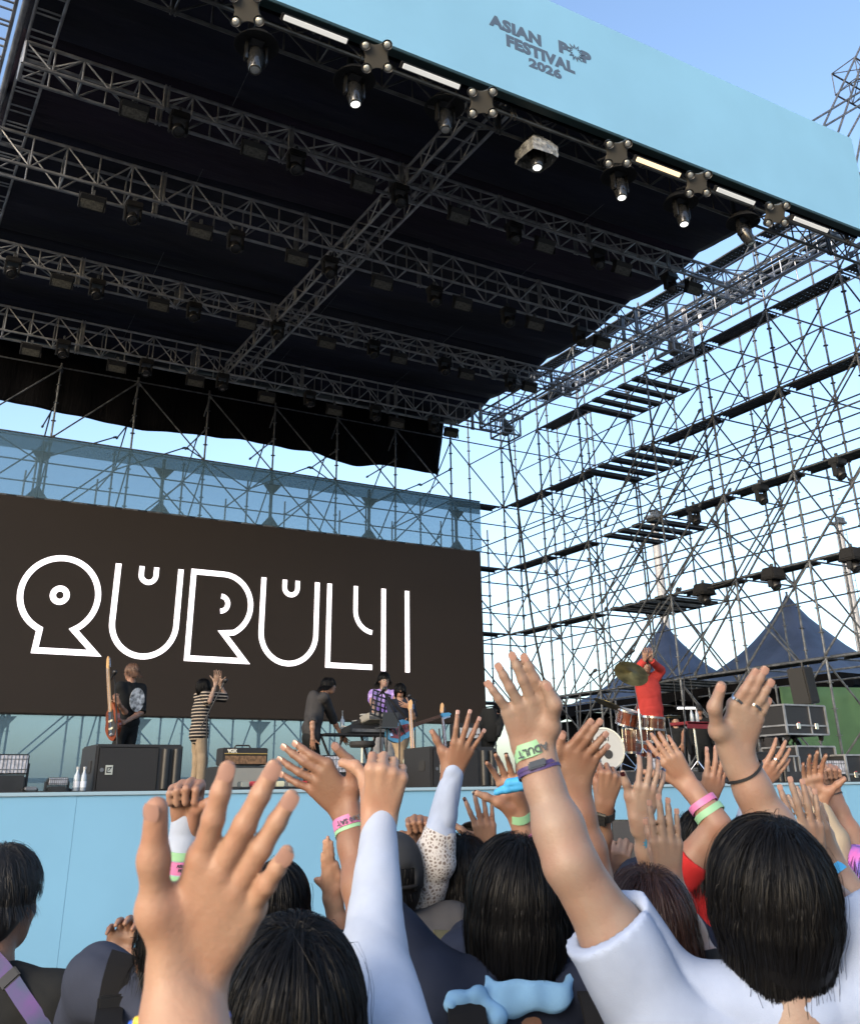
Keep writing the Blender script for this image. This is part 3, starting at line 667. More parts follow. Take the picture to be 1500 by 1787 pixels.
# ------------------------------------------------------------------ people: implicit surfaces turned into one mesh each
def nv(v): v = np.asarray(v, float); return v/(np.linalg.norm(v)+1e-12)
class SDF:
    def __init__(s, h): s.h = h; s.p = []; s.wr = None
    def cone(s, a, b, ra, rb, k=.01, flat=False, sub=False): s.p.append(('c', np.array(a, float), np.array(b, float), ra, rb, k, flat, sub)); return s
    def ell(s, c, r, ax=None, k=.01, sub=False): s.p.append(('e', np.array(c, float), np.array(r, float), ax, 0, k, False, sub)); return s
    def chain(s, pts, rs, k=.01):
        for i in range(len(pts)-1): s.cone(pts[i], pts[i+1], rs[i], rs[i+1], k)
        return s
    def mesh(s):
        h = s.h; lo = []; hi = []
        for q in s.p:
            if q[7]: continue
            if q[0] == 'c': R_ = max(q[3], q[4]); lo.append(np.minimum(q[1], q[2])-R_); hi.append(np.maximum(q[1], q[2])+R_)
            else: R_ = q[2].max(); lo.append(q[1]-R_); hi.append(q[1]+R_)
        o = np.min(lo, 0)-4*h; top = np.max(hi, 0)+4*h; n = np.ceil((top-o)/h).astype(int)+1
        F = np.full(n, .08, np.float32)
        ax_ = [(o[i]+h*np.arange(n[i])).astype(np.float32) for i in range(3)]
        for q in s.p:
            k = q[5]; m = k+3*h
            if q[0] == 'c': R_ = max(q[3], q[4])+m; l_ = np.minimum(q[1], q[2])-R_; u_ = np.maximum(q[1], q[2])+R_
            else: R_ = q[2].max()+m; l_ = q[1]-R_; u_ = q[1]+R_
            i0 = np.clip(((l_-o)/h).astype(int), 0, n-1); i1 = np.clip(((u_-o)/h).astype(int)+2, 1, n)
            if (i1 <= i0).any(): continue
            X = ax_[0][i0[0]:i1[0], None, None]; Y = ax_[1][None, i0[1]:i1[1], None]; Z = ax_[2][None, None, i0[2]:i1[2]]
            if q[0] == 'c':
                a, b = q[1], q[2]; ab = b-a; L2 = float(ab @ ab)+1e-9
                px, py, pz = X-a[0], Y-a[1], Z-a[2]; t = (px*ab[0]+py*ab[1]+pz*ab[2])/L2; tc = np.clip(t, 0, 1)
                d = np.sqrt((px-tc*ab[0])**2+(py-tc*ab[1])**2+(pz-tc*ab[2])**2)-(q[3]+(q[4]-q[3])*tc)
                if q[6]: d = np.maximum(d, (t-1)*math.sqrt(L2))
            else:
                px, py, pz = X-q[1][0], Y-q[1][1], Z-q[1][2]; A = q[3]; r = q[2]
                if A is not None: px, py, pz = [px*A[i][0]+py*A[i][1]+pz*A[i][2] for i in range(3)]
                else: px, py, pz = px+0*Y+0*Z, py+0*X+0*Z, pz+0*X+0*Y
                k0 = np.sqrt((px/r[0])**2+(py/r[1])**2+(pz/r[2])**2); k1 = np.sqrt((px/r[0]**2)**2+(py/r[1]**2)**2+(pz/r[2]**2)**2)+1e-6
                d = k0*(k0-1)/k1
            f = F[i0[0]:i1[0], i0[1]:i1[1], i0[2]:i1[2]]
            if q[7]: hh = np.clip(.5-.5*(f+d)/k, 0, 1); f[...] = f*(1-hh)+(-d)*hh+k*hh*(1-hh)
            else: hh = np.clip(.5+.5*(d-f)/k, 0, 1); f[...] = d*(1-hh)+f*hh-k*hh*(1-hh)
        if s.wr:
            amp, fr, sd = s.wr; X = ax_[0][:, None, None]; Y = ax_[1][None, :, None]; Z = ax_[2][None, None, :]
            a_ = (X*.7+Y*.4+Z*1.1)*fr+2.2*np.sin((X*1.3-Z*.8+Y*.5)*fr*.37+sd)+sd; b_ = (-X*.9+Y*.8+Z*.5)*fr*1.5+1.7*np.sin((Z*1.1+X*.3)*fr*.6+sd*2)
            mk = .5+.5*np.sin((X*.8-Y*.6+Z*.4)*fr*.31+sd*3); w = (np.abs(np.sin(a_*.5))**.6*-1.5+.75)*(.35+.9*mk)+(np.abs(np.sin(b_*.5))**.6*-1.4+.7)*(.9-.7*mk)*.6
            F += (amp*w).astype(np.float32)
        return nets(F, o, h)
_E = [((0,0,0),(1,0,0)),((0,1,0),(1,1,0)),((0,0,1),(1,0,1)),((0,1,1),(1,1,1)),((0,0,0),(0,1,0)),((1,0,0),(1,1,0)),((0,0,1),(0,1,1)),((1,0,1),(1,1,1)),((0,0,0),(0,0,1)),((1,0,0),(1,0,1)),((0,1,0),(0,1,1)),((1,1,0),(1,1,1))]
def nets(F, o, h):
    S_ = F < 0; c = np.zeros(np.array(F.shape)-1, np.int8)
    for i in (0, 1):
        for j in (0, 1):
            for k in (0, 1): c += S_[i:S_.shape[0]-1+i, j:S_.shape[1]-1+j, k:S_.shape[2]-1+k]
    act = (c > 0) & (c < 8); ids = np.argwhere(act); idx = np.full(act.shape, -1, np.int32); idx[act] = np.arange(len(ids))
    acc = np.zeros((len(ids), 3)); cnt = np.zeros(len(ids))
    for a, b in _E:
        a, b = np.array(a), np.array(b); fa = F[tuple((ids+a).T)]; fb = F[tuple((ids+b).T)]; m = (fa < 0) != (fb < 0)
        t = fa[m]/(fa[m]-fb[m]); acc[m] += a+t[:, None]*(b-a); cnt[m] += 1
    V = (ids+acc/cnt[:, None])*h+o; Q = []
    for ax in range(3):
        u, v = (ax+1) % 3, (ax+2) % 3; sl0 = [slice(None)]*3; sl1 = [slice(None)]*3; sl0[ax] = slice(0, -1); sl1[ax] = slice(1, None)
        A = S_[tuple(sl0)]; B = S_[tuple(sl1)]; D = A != B; p = np.argwhere(D); p = p[(p[:, u] > 0) & (p[:, v] > 0) & (p[:, u] < F.shape[u]-1) & (p[:, v] < F.shape[v]-1)]
        if not len(p): continue
        inside = A[tuple(p.T)]; du = np.zeros(3, int); du[u] = 1; dv = np.zeros(3, int); dv[v] = 1
        q = np.stack([idx[tuple((p-du-dv).T)], idx[tuple((p-dv).T)], idx[tuple(p.T)], idx[tuple((p-du).T)]], 1)
        q[~inside] = q[~inside][:, ::-1]; Q.append(q)
    return V, np.concatenate(Q)
def rawmesh(name, parts, mat_, parent, smooth=True, mi=None):
    Vs = []; Fs = []; b = 0; ML = []
    for i, (V, Q) in enumerate(parts):
        Vs.append(V); Fs.append(np.asarray(Q)+b); b += len(V); ML.append(np.full(len(Q), mi[i] if mi else 0))
    V = np.concatenate(Vs); me = bpy.data.meshes.new(name); nq = sum(len(f) for f in Fs); Q = np.concatenate(Fs)
    me.vertices.add(len(V)); me.vertices.foreach_set('co', V.astype(np.float32).ravel()); me.loops.add(nq*4); me.loops.foreach_set('vertex_index', Q.astype(np.int32).ravel())
    me.polygons.add(nq); me.polygons.foreach_set('loop_start', np.arange(0, nq*4, 4, dtype=np.int32)); me.update(calc_edges=True)
    o = link(name, me, mat_, parent, smooth)
    if mi: me.polygons.foreach_set('material_index', np.concatenate(ML).astype(np.int32))
    return o
def skin(name, col, r_=.52):
    m = mat(name, col, r_, 0, spec=.4, sss=.10, var=.12, vscale=14, col2=(col[0]*.95, col[1]*.80, col[2]*.76), bump=.0006, bscale=190); return m
SK = [skin('skin_light', (.33, .20, .135)), skin('skin_mid', (.27, .16, .11)), skin('skin_tan', (.205, .115, .075)), skin('skin_pale', (.245, .170, .130)), skin('skin_warm', (.40, .215, .125))]
m_nail = mat('fingernail', (.32, .185, .145), .25, 0, coat=.4); m_nailk = mat('dark_nail_polish', (.03, .006, .008), .15, 0, coat=1)
m_hair = mat('black_hair', (.0040, .0039, .0044), .46, 0, spec=.15); m_brown = mat('brown_hair', (.030, .012, .008), .42, 0, spec=.35); m_bleach = mat('bleached_brown_hair', (.16, .085, .05), .45); m_grey = mat('greying_black_hair', (.014, .013, .013), .5, spec=.3)
m_eye = mat('eye_white', (.7, .68, .65), .2); m_iris = mat('dark_iris', (.01, .007, .005), .15); m_lip = mat('lips', (.36, .12, .10), .45)
FR = [(.0098, .0084, .0074, .0062), (.0100, .0086, .0075, .0063), (.0094, .0081, .0071, .0060), (.0084, .0071, .0063, .0054)]
def chains_local(W, X, Y, Z, s=1, spread=(6, 1, -4, -10), curl=(12, 18, 12), thumb=(48, 10), tc=0, curls=None):
    """hand frame: X to the thumb side, Y along the fingers, Z out of the back of the hand"""
    W, X, Y, Z = np.array(W), nv(X), nv(Y), nv(Z); P = lambda x, y, z=0: W+(X*x+Y*y+Z*z)*s
    base = [(.026, .088, .0), (.006, .092, .003), (-.013, .087, .001), (-.030, .078, -.004)]; Ls = [(.042, .025, .020), (.046, .029, .021), (.042, .027, .021), (.033, .020, .018)]
    out_ = []
    for i in range(4):
        p = P(*base[i]); cs = [p]; a = R(spread[i]); d = X*math.sin(a)+Y*math.cos(a); cu = 0; cc = curls[i] if curls else curl
        for j in range(3):
            cu += R(cc[j]); p = p+(d*math.cos(cu)-Z*math.sin(cu))*Ls[i][j]*s; cs.append(p)
        out_.append(cs)
    a = R(thumb[0]); d = X*math.sin(a)+Y*math.cos(a); c0 = P(.018, .016, -.010); th = [c0]; p = c0; cu = R(thumb[1])
    for j, L in enumerate((.044, .034, .028)):
        if j: a -= R(tc)
        d = X*math.sin(a)+Y*math.cos(a); p = p+(d*math.cos(cu)-Z*math.sin(cu))*L*s; th.append(p)
    return out_, th, (X, Y, Z)
def chains_px(W, ki, kp, tips, thumb, D, dz=(0, 0, 0, 0), face=1, bend=.006, tdz=(0, 0, 0), kD=0):
    """W wrist, ki/kp knuckles of index and little finger, finger tips and thumb joints seen in the picture, all about D metres off"""
    Wp = np.array(atD(*W, D)); a = np.array(atD(*ki, D+kD)); b = np.array(atD(*kp, D+kD)); Y = nv((a+b)/2-Wp); X = nv(a-b); Z = nv(np.cross(X, Y)); view = -nv(ray(*W))
    if (Z @ view)*face < 0: Z = -Z
    ch = []
    for i in range(4):
        t = i/3; m = a*(1-t)+b*t + Y*(.006*math.sin(math.pi*min(1, t+.15)))*(1 if i < 3 else .2) + Z*.003*math.sin(math.pi*t)
        e = np.array(atD(*tips[i], D+dz[i])); v = e-m
        ch.append([m, m+v*.46+Z*bend, m+v*.75+Z*bend*.8, e])
    th = [Wp*.72+a*.28-Z*.006+X*.004]+[np.array(atD(*q, D+tdz[j])) for j, q in enumerate(thumb)]
    return ch, th, (X, Y, Z)
def hand_prims(G, W, F0, ch, th, ax, s=1, fr=1.0):
    """hand from wrist W with forearm direction F0 (towards the elbow)"""
    X, Y, Z = ax; W = np.array(W); F0 = nv(F0)
    wr = [W+X*.0135*s, W-X*.0135*s]
    for i in range(4):
        b = W+X*(.015-.010*i)*s+Y*.006*s; G.cone(b, ch[i][0]-Y*.004*s, .0150*s, .0112*s, .010*s)
    G.cone(ch[0][0]-Z*.004*s, ch[3][0]-Z*.004*s, .0102*s, .0088*s, .010*s)
    mid = (ch[1][0]+W)/2
    G.ell((ch[3][0]+W*1.2)/2.2-Z*.010*s, (.018*s, .030*s, .014*s), np.array([X, Y, Z]), .012*s)
    G.chain(th, [.0140*s, .0118*s*fr, .0106*s*fr, .0086*s*fr], .009*s)
    G.cone(th[1], ch[0][0]*.55+W*.45-Z*.006*s, .0085*s, .009*s, .014*s)
    G.cone(th[1]*.8+th[0]*.2, W+X*.014*s+F0*.035*s, .0100*s, .0140*s, .018*s)
    for w_ in wr: G.cone(w_+Y*.006*s, w_+F0*.03*s, .0158*s, .0170*s, .012*s)
    for i in range(4): G.chain(ch[i], [r*s*fr for r in FR[i]], .0035*s)
def nails(ch, th, ax, s, parent, mt, lab=None):
    X, Y, Z = ax
    for i, c in enumerate(list(ch)+[th]):
        d = nv(c[3]-c[2]); r = (FR[i][3] if i < 4 else .0086)*s; z = Z-d*(Z @ d)
        if i == 4: z = nv(Z-d*(Z @ d)+X*.4)
        z = nv(z); x = np.cross(d, z); p = c[3]-d*.0015*s+z*r*.62; m = MB(); n = 7
        for a in range(n):
            for b in range(5):
                u = (a/(n-1)-.5)*2; v = (b/4-.5)*2; w_ = .0062*s*(1-.25*abs(v)**3)*(1.12 if i == 4 else 1)
                m.v.append(tuple(p+x*u*w_+d*v*.0062*s+z*(.44*r*math.sqrt(max(0, 1-(u*.8)**2)))))
        for a in range(n-1):
            for b in range(4): m.f.append([a*5+b, (a+1)*5+b, (a+1)*5+b+1, a*5+b+1]); m.mi.append(0)
        o = m.build('fingernail', mt, parent, smooth=True)
        if lab: o['label'] = lab
def arm_prims(G, S_, E, W, s=1, fr=1.0):
    S_, E, W = map(np.array, (S_, E, W))
    G.chain([S_, S_*.5+E*.5, E], [.050*s*fr, .047*s*fr, .038*s*fr], .02)
    G.chain([E, E*.72+W*.28, E*.35+W*.65, W*.97+E*.03], [.037*s*fr, .037*s*fr, .028*s*fr, .0225*s], .02)
def band(W, E, t, r, w, mt, parent, name='wristband', tilt=0, lab=None, oval=1.15, X=None):
    W, E = np.array(W), np.array(E); c = W+(E-W)*t; d = nv(E-W)
    x = nv(X-d*(X @ d)) if X is not None else nv(np.cross(d, nv(-ray(750, 1400)))); y = nv(np.cross(d, x)); m = MB(); n = 26
    for k in range(n):
        a = 2*math.pi*k/n; q = x*math.cos(a)*r*oval+y*math.sin(a)*r; off = tilt*math.cos(a+.6)+.0012*math.sin(3*a)
        for s1, s2 in ((1, -1), (1, 1)): m.v.append(tuple(c+q+d*(s2*w/2+off)))
        for s2 in (1, -1): m.v.append(tuple(c+q*1.05+d*(s2*w/2+off)))
    for k in range(n):
        j = (k+1) % n
        for e in range(4): f = (e+1) % 4; m.f.append([k*4+e, j*4+e, j*4+f, k*4+f]); m.mi.append(0)
    o = m.build(name, mt, parent, smooth=False, auto=50)
    if lab: o['label'] = lab
    return o, c, d, x, y
def hair_mesh(C, ax, style, n, length, w, seed, s=1.0, r=(.081, .099, .096), part=(0, -.02), vol=.012, cap=True, steps=15, sweep=0, stick=0, inward=.0, fringe=True, taper=.25, zend=None):
    rg = np.random.default_rng(seed); X, Fd, Z = ax; r = np.array(r)*s
    u = rg.random(n*3)*2*np.pi; zc = rg.random(n*3)*1.35-.35; q = np.sqrt(np.maximum(0, 1-zc**2)); P = np.stack([q*np.cos(u), q*np.sin(u), zc], 1)
    ok = ~((P[:, 1] > .35) & (P[:, 2] < .45 if fringe else P[:, 2] < .5)); ok &= ~((P[:, 1] > .05) & (P[:, 2] < .0)); ok &= P[:, 2] > -.32
    P = P[ok][:int(n*1.35)]; n = len(P); off = rg.random(n)*vol; L = length*(1+.16*rg.standard_normal(n)*(.6 if style != 'short' else 1.6)); L = np.abs(L)
    wh = np.array([part[0], part[1], 1.0]); p = P*r; d = P-wh*np.clip((P @ nv(wh)), 0, 1)[:, None]*1.0+rg.standard_normal((n, 3))*.06; d[:, 2] -= .25; d[:, 0] += sweep
    if stick: d = d+P*stick*(.3+rg.random(n))[:, None]
    T = []; ds = (L/steps)[:, None]*s
    zj = rg.standard_normal(n)*.007*s; fly = rg.random(n) < .008; off = np.where(fly, off+.003+.008*rg.random(n), off); ph = rg.random(n)*6.28; clump = np.sin(P[:, 0]*17+P[:, 1]*23+seed)*.5+np.sin(P[:, 0]*41-P[:, 1]*37)*.3
    for i in range(steps+1):
        T.append(p.copy()); d = d/np.linalg.norm(d, axis=1)[:, None]; g = np.array([0, 0, -1.])*(.22 if style != 'short' else .10)
        d = d*(1-.22)+g+rg.standard_normal((n, 3))*.018; d[:, 0] += .035*clump; d[fly] += rg.standard_normal((fly.sum(), 3))*.10
        if inward and i > steps*.55: d -= np.stack([p[:, 0]/r[0], p[:, 1]/r[1], 0*p[:, 0]], 1)*inward
        if zend is not None:
            ze = (zend[0]+(zend[1]-zend[0])*np.clip(.5-p[:, 1]/(1.6*r[1]), 0, 1))*s+zj; live = (p[:, 2] > ze)[:, None]
        else: live = 1
        p = p+d/np.linalg.norm(d, axis=1)[:, None]*ds*live
        re = r+off[:, None]*s+.001; e = p/re; l = np.linalg.norm(e, axis=1); above = p[:, 2] > -.03*s
        pr = p/np.maximum(l, 1e-6)[:, None]; m = above & (l < 1); p[m] = pr[m]
        m = above & (l >= 1); kk = .5 if stick else .9; p[m] = p[m]*(1-kk)+pr[m]*kk
        if style != 'short':
            dz = np.clip((-.03*s-p[:, 2])/(.20*s), 0, 1); fx = 1-(taper if style == 'bob' else taper*.5)*dz; tx = np.sqrt((p[:, 0]/(re[:, 0]*fx))**2+(p[:, 1]/(re[:, 1]*fx))**2); m = (~above) & (tx > .95)
            p[m, :2] *= (1-.55*(1-1/tx[m]))[:, None]
        # below the ears: stay outside the neck and shoulders
        rad = np.sqrt(p[:, 0]**2+p[:, 1]**2); mn = (.056 if style == 'short' else .066+.02*(off/vol))*s; m = (~above) & (rad < mn); p[m, :2] *= (mn/np.maximum(rad[m], 1e-4))[:, None] if np.ndim(mn) == 0 else (mn[m]/np.maximum(rad[m], 1e-4))[:, None]
        m = (p[:, 2] < -.20*s); p[m, 1] = np.minimum(p[m, 1], -.085*s-.02*(off[m]/vol)*s+.0*p[m, 2]) if style == 'long' else p[m, 1]
    T = np.stack(T, 1)                                     # n, steps+1, 3
    tan = np.gradient(T, axis=1); nrm = T/(r**2); nrm[:, :, 2] *= .3; nrm /= np.linalg.norm(nrm, axis=2)[:, :, None]+1e-9
    side = np.cross(tan, nrm); side /= np.linalg.norm(side, axis=2)[:, :, None]+1e-9
    tw = rg.standard_normal(n)[:, None, None]*.5; side = side*np.cos(tw)+nrm*np.sin(tw)
    tp = np.minimum(1, (steps-np.arange(steps+1))/steps*4+.15)[None, :, None]; wd = w*.42*(.6+.8*rg.random(n))[:, None, None]*tp*s
    A = T-side*wd/2; B = T+side*wd/2; M3 = np.array([X, Fd, Z])
    V = np.concatenate([A.reshape(-1, 3), B.reshape(-1, 3)]) @ M3 + C; st = steps+1; N = n*st
    base = (np.arange(n)[:, None]*st+np.arange(steps)[None, :]).ravel(); Q = np.stack([base, base+1, base+1+N, base+N], 1)
    return V, Q
def head_prims(G, C, ax, s=1, back=0):
    X, Fd, Z = ax; A = np.array([X, Fd, Z]); P = lambda x, y, z: C+(X*x+Fd*y+Z*z)*s
    G.ell(P(0, -.012, .018), np.array((.077, .095, .090))*s, A, .01); G.ell(P(0, .028, -.032), np.array((.061, .062, .078))*s, A, .02*s); G.ell(P(0, .042, -.078), np.array((.043, .040, .033))*s, A, .02*s)
    G.cone(P(0, .086, .006), P(0, .104, -.024), .0065*s, .0105*s, .010*s); G.cone(P(-.030, .078, .024), P(.030, .078, .024), .010*s, .010*s, .012*s)
    G.ell(P(0, .084, -.056), np.array((.022, .010, .011))*s, A, .008*s); G.ell(P(.035, .058, -.028), np.array((.02, .018, .02))*s, A, .015*s); G.ell(P(-.035, .058, -.028), np.array((.02, .018, .02))*s, A, .015*s)
    for e in (-1, 1):
        G.ell(P(e*.030, .088, .006), np.array((.013, .012, .010))*s, A, .008*s, sub=True)
        G.ell(P(e*.079, -.008, -.012), np.array((.009, .019, .031))*s, A, .006*s); G.ell(P(e*.088, -.002, -.010), np.array((.006, .010, .018))*s, A, .004*s, sub=True)
    return P
def face_parts(C, ax, s, t):
    X, Fd, Z = ax; P = lambda x, y, z: Vector(C+(X*x+Fd*y+Z*z)*s)
    for e in (-1, 1):
        m = MB(); pr = [(.0115*math.sin(math.pi*i/8), -.0115*math.cos(math.pi*i/8)) for i in range(9)]
        m.m = 0; m.lathe([(a*s, b*s) for a, b in pr], P(e*.030, .070, .006), Fd, n=12, close=False)
        m.m = 1; m.lathe([(0, .0122*s), (.0052*s, .0116*s), (.006*s, .0105*s)], P(e*.030, .070, .006), Fd, n=12, close=False); m.build('eye', [m_eye, m_iris], t, smooth=True)
    MB().poly([P(-.021, .091, -.056), P(-.008, .0955, -.053), P(0, .0955, -.054), P(.008, .0955, -.053), P(.021, .091, -.056)], [.0015*s, .0042*s, .0038*s, .0042*s, .0015*s], 6).build('lips', m_lip, t, smooth=True)
    for e in (-1, 1): MB().poly([P(e*.014, .090, .027), P(e*.028, .091, .031), P(e*.045, .078, .028)], [.002*s, .003*s, .0012*s], 5).build('eyebrow', m_hair, t, smooth=True)
def person(label, C, face, hair=None, shirt=None, sk=0, arms=(), s=None, sleeve='short', trouser=None, group=None, hv=.0045, sv=.008, bv=.012, lean=0, tilt=(0, 0), legs=True, feet=None, wr=(.0028, 55), pelv=None, belly=1, knees=None, sleevemat=None, collar=None, hat=None, nailmat=None, shoulders=None, shoe=None, width=1, loose=1, neckl=.165, tail=0):
    """C: head centre. face: heading in degrees clockwise from +Y. arms: dicts with side, E, hand chains"""
    C = np.array(C, float); g0 = feet[0][2]-.07 if feet else 0.0
    if s is None: s = (C[2]-g0+.11)/1.72
    a = R(face); Fd = np.array([math.sin(a), math.cos(a), 0]); X = np.array([math.cos(a), -math.sin(a), 0]); Z = np.array([0, 0, 1.])
    hx, hz = R(tilt[0]), R(tilt[1]); hf = nv((Fd*math.cos(hz)+X*math.sin(hz))*math.cos(hx)+Z*math.sin(hx)); hX = nv(np.cross(hf, Z)); hZ = np.cross(hX, hf); hax = (hX, hf, hZ)
    ln = R(lean); U = Z*math.cos(ln)-Fd*math.sin(ln)*1.0; U = nv(U)          # from the head down: -U
    dn = -U
    up_ = {A['side'] for A in arms if np.array(A['W'])[2] > C[2]-.02}
    N = C+dn*neckl*s-hf*.025*s; SC = N+dn*.05*s; sh = {e: SC+X*e*.172*s*width for e in (-1, 1)}
    for e in up_: sh[e] = sh[e]+U*.06*s-X*e*.012*s
    if shoulders: sh.update({k: np.array(v) for k, v in shoulders.items()})
    CH = SC+dn*.15*s; PV = np.array(pelv) if pelv is not None else SC+dn*.48*s
    t = empty('person', (C[0], C[1], g0), label, 'person', group); parts = []
    G = SDF(hv*1.1); head_prims(G, C, hax, s); G.cone(C-hf*.02*s-hZ*.05*s, N+dn*.02*s, .050*s, .058*s, .02); G.cone(N+dn*.0, CH, .055*s, .08*s, .03); parts.append(G.mesh())
    sleeves = []
    for A in arms:
        e = A['side']; S_ = sh[e]+X*e*.0*s; W = np.array(A['W']); E = np.array(A['E']); G = SDF(A.get('v', hv)); ks = A.get('s', s)
        arm_prims(G, S_, E, W, s, A.get('fr', 1)); ch, th, hax2 = A['hand']; hand_prims(G, W, E-W, ch, th, hax2, ks); parts.append(G.mesh())
        if A.get('nails'): nails(ch, th, hax2, ks, t, A.get('nailmat') or nailmat or m_nail)
        sleeves.append((S_, E, W, A))
    rawmesh('body', parts, SK[sk], t)
    if shirt is not None:
        G = SDF(sv); bk = np.array([X, Fd, U])
        G.cone(sh[-1]+dn*.005*s, sh[1]+dn*.005*s, .060*s, .060*s, .03); G.ell(CH, np.array((.158*width, .112, .185))*s*loose, bk, .04); G.ell((CH+PV)/2, np.array((.150*width, .108*belly, .20))*s*loose, bk, .05); G.ell(PV+U*.03*s, np.array((.165*width, .120*belly, .12))*s*loose, bk, .04)
        if tail: G.ell(PV-U*tail*s, np.array((.160*width, .122*belly, .11))*s*loose, bk, .05)
        G.cone(N-dn*.0, sh[-1], .050*s, .050*s, .03); G.cone(N, sh[1], .050*s, .050*s, .03)
        hol = []
        for S_, E, W, A in sleeves:
            sl = A.get('sleeve', sleeve)
            if sl == 'short': b = S_*.42+E*.58; G.cone(S_, b, .068*s*loose, .064*s*loose, .03, flat=True); hol.append((b-nv(E-S_)*.02*s, b+nv(E-S_)*.03, .050*s*loose))
            elif sl == 'half': G.cone(S_, E, .068*s*loose, .060*s*loose, .03, flat=True)
            elif sl == 'long': G.cone(S_, E, .066*s*loose, .052*s*loose, .03); G.cone(E, W+(E-W)*.06, .052*s*loose, .038*s*loose, .02, flat=True)
        done = {A['side'] for A in arms}
        for e in (-1, 1):
            if e not in done: E = sh[e]+dn*.27*s+X*e*.05; G.cone(sh[e], E, .062*s, .055*s, .03); G.cone(E, E+dn*.18*s+Fd*.08, .05*s, .04*s, .02)
        for a_, b_, r_ in hol: G.cone(a_, b_, r_, r_, .006, sub=True)
        G.ell(N-dn*.05*s+hf*.02*s, np.array((.060, .064, .075))*s, None, .008, sub=True)
        G.wr = (wr[0], wr[1], face+C[0]*7)
        rawmesh('shirt', [G.mesh()], shirt, t)
    for S_, E, W, A in sleeves:
        if A.get('cover'):
            cm, t0, t1, rr = A['cover'][:4]; G = SDF(.0045); a_ = W+(E-W)*t0
            if len(A['cover']) > 4: G.cone(a_, W+(E-W)*t1, .027*s*rr, .042*s*rr, .01, flat=True)
            else: G.chain([a_, E, E*.2+S_*.8], [.0285*s*rr, .050*s*rr, .060*s*rr], .012)
            G.cone(a_, a_+(E-W)*.03, .029*s*rr, .029*s*rr, .004); G.wr = A.get('cwr', (.0012, 90, 3)); o = rawmesh('arm_sleeve', [G.mesh()], cm, t)
            G2 = None
    if legs:
        G = SDF(bv); hp = {e: PV-Z*.05*s+X*e*.085*s for e in (-1, 1)}; lax = np.array([X, Fd, Z])
        G.ell(PV-Z*.02*s, np.array((.150*width, .112, .13))*s, lax, .03); sho = []
        for i, e in enumerate((-1, 1)):
            ft = np.array(feet[i]) if feet else np.array([*(C+X*e*.10*s-Fd*.03)[:2], g0+.07]); kn = np.array(knees[i]) if knees else (hp[e]+ft)/2+Fd*.035*s; kn = kn
            G.chain([hp[e], kn, ft+Z*.02], [.088*s, .064*s*loose, .050*s*loose], .03); sho.append(ft)
        G.wr = (wr[0]*1.2, wr[1]*.8, 2+face)
        rawmesh('trousers', [G.mesh()], trouser or MATS['dark_trousers'], t)
        for ft in sho:
            G = SDF(.01); G.cone(ft-Z*.025-Fd*.03, ft-Z*.035+Fd*.15*s, .040*s, .034*s, .02); G.cone(ft-Z*.05-Fd*.04, ft-Z*.05+Fd*.16*s, .02, .02, .01); rawmesh('shoe', [G.mesh()], shoe or m_rub, t)
    if hair:
        h = dict(style='short', n=1800, length=.07, w=.0016, seed=1, mat=m_hair, capk=1.0); h.update(hair); hm = h.pop('mat'); ck = h.pop('capk'); cut = h.pop('cut', None); cx = h.pop('extra', [])
        G = SDF(.0055); P = lambda x, y, z: C+(hX*x+hf*y+hZ*z)*s; Ah = np.array([hX, hf, hZ]); HC = P(0, -.012, .018)
        G.ell(P(0, -.016, .022), np.array((.0815, .099, .0935))*s*ck, Ah, .01)
        G.ell(P(0, -.055, -.035), np.array((.064, .050, .060))*s, Ah, .03)
        for c_, r_ in cx: G.ell(P(*c_), np.array(r_)*s, Ah, .03)
        G.ell(P(0, .085, -.045), np.array((.070, .075, .085))*s, Ah, .012, sub=True)
        if h.get('zend'): G.ell(P(0, -.02, h['zend'][1]-.10), (.12, .14, .095), Ah, .01, sub=True)
        for e in (-1, 1): G.ell(P(e*.088, .005, -.03), np.array((.018, .026, .042))*s, Ah, .01, sub=True) if h['style'] == 'short' else None
        V1 = G.mesh(); V2 = hair_mesh(HC, hax, s=s, **h); rawmesh('hair', [V1, V2], hm, t)
    else: h = None
    face_parts(C, hax, s, t)
    return t, dict(C=C, X=X, F=Fd, Z=Z, U=U, N=N, sh=sh, CH=CH, PV=PV, hax=hax, s=s, SC=SC)
# ------------------------------------------------------------------ the crowd
def cloth(name, col, bump=.0005, bs=520, rough=.85, var=.12, **k): return mat(name, col, rough, 0, spec=.2, bump=bump, bscale=bs, var=var, vscale=9, **k)
c_white = cloth('white_cotton', (.29, .345, .47)); c_navy = cloth('navy_cotton', (.012, .017, .034)); c_blackc = cloth('black_cotton', (.009, .010, .011)); c_slate = cloth('slate_jacket', (.028, .034, .055))
c_grey = cloth('grey_cotton', (.055, .055, .06)); c_charc = cloth('charcoal_cotton', (.035, .034, .036)); c_beige = cloth('beige_cotton', (.32, .26, .19)); c_lblue = cloth('light_blue_scarf', (.17, .33, .52)); c_red = cloth('red_cloth', (.42, .02, .02))
c_cap = cloth('charcoal_cap_twill', (.022, .024, .028), bs=700); c_olive = cloth('olive_webbing', (.075, .072, .045)); c_web = cloth('black_webbing', (.008, .008, .009)); c_uv = cloth('white_stretch_sleeve', (.33, .375, .47), bump=.0003)
cloth('dark_trousers', (.015, .016, .020))
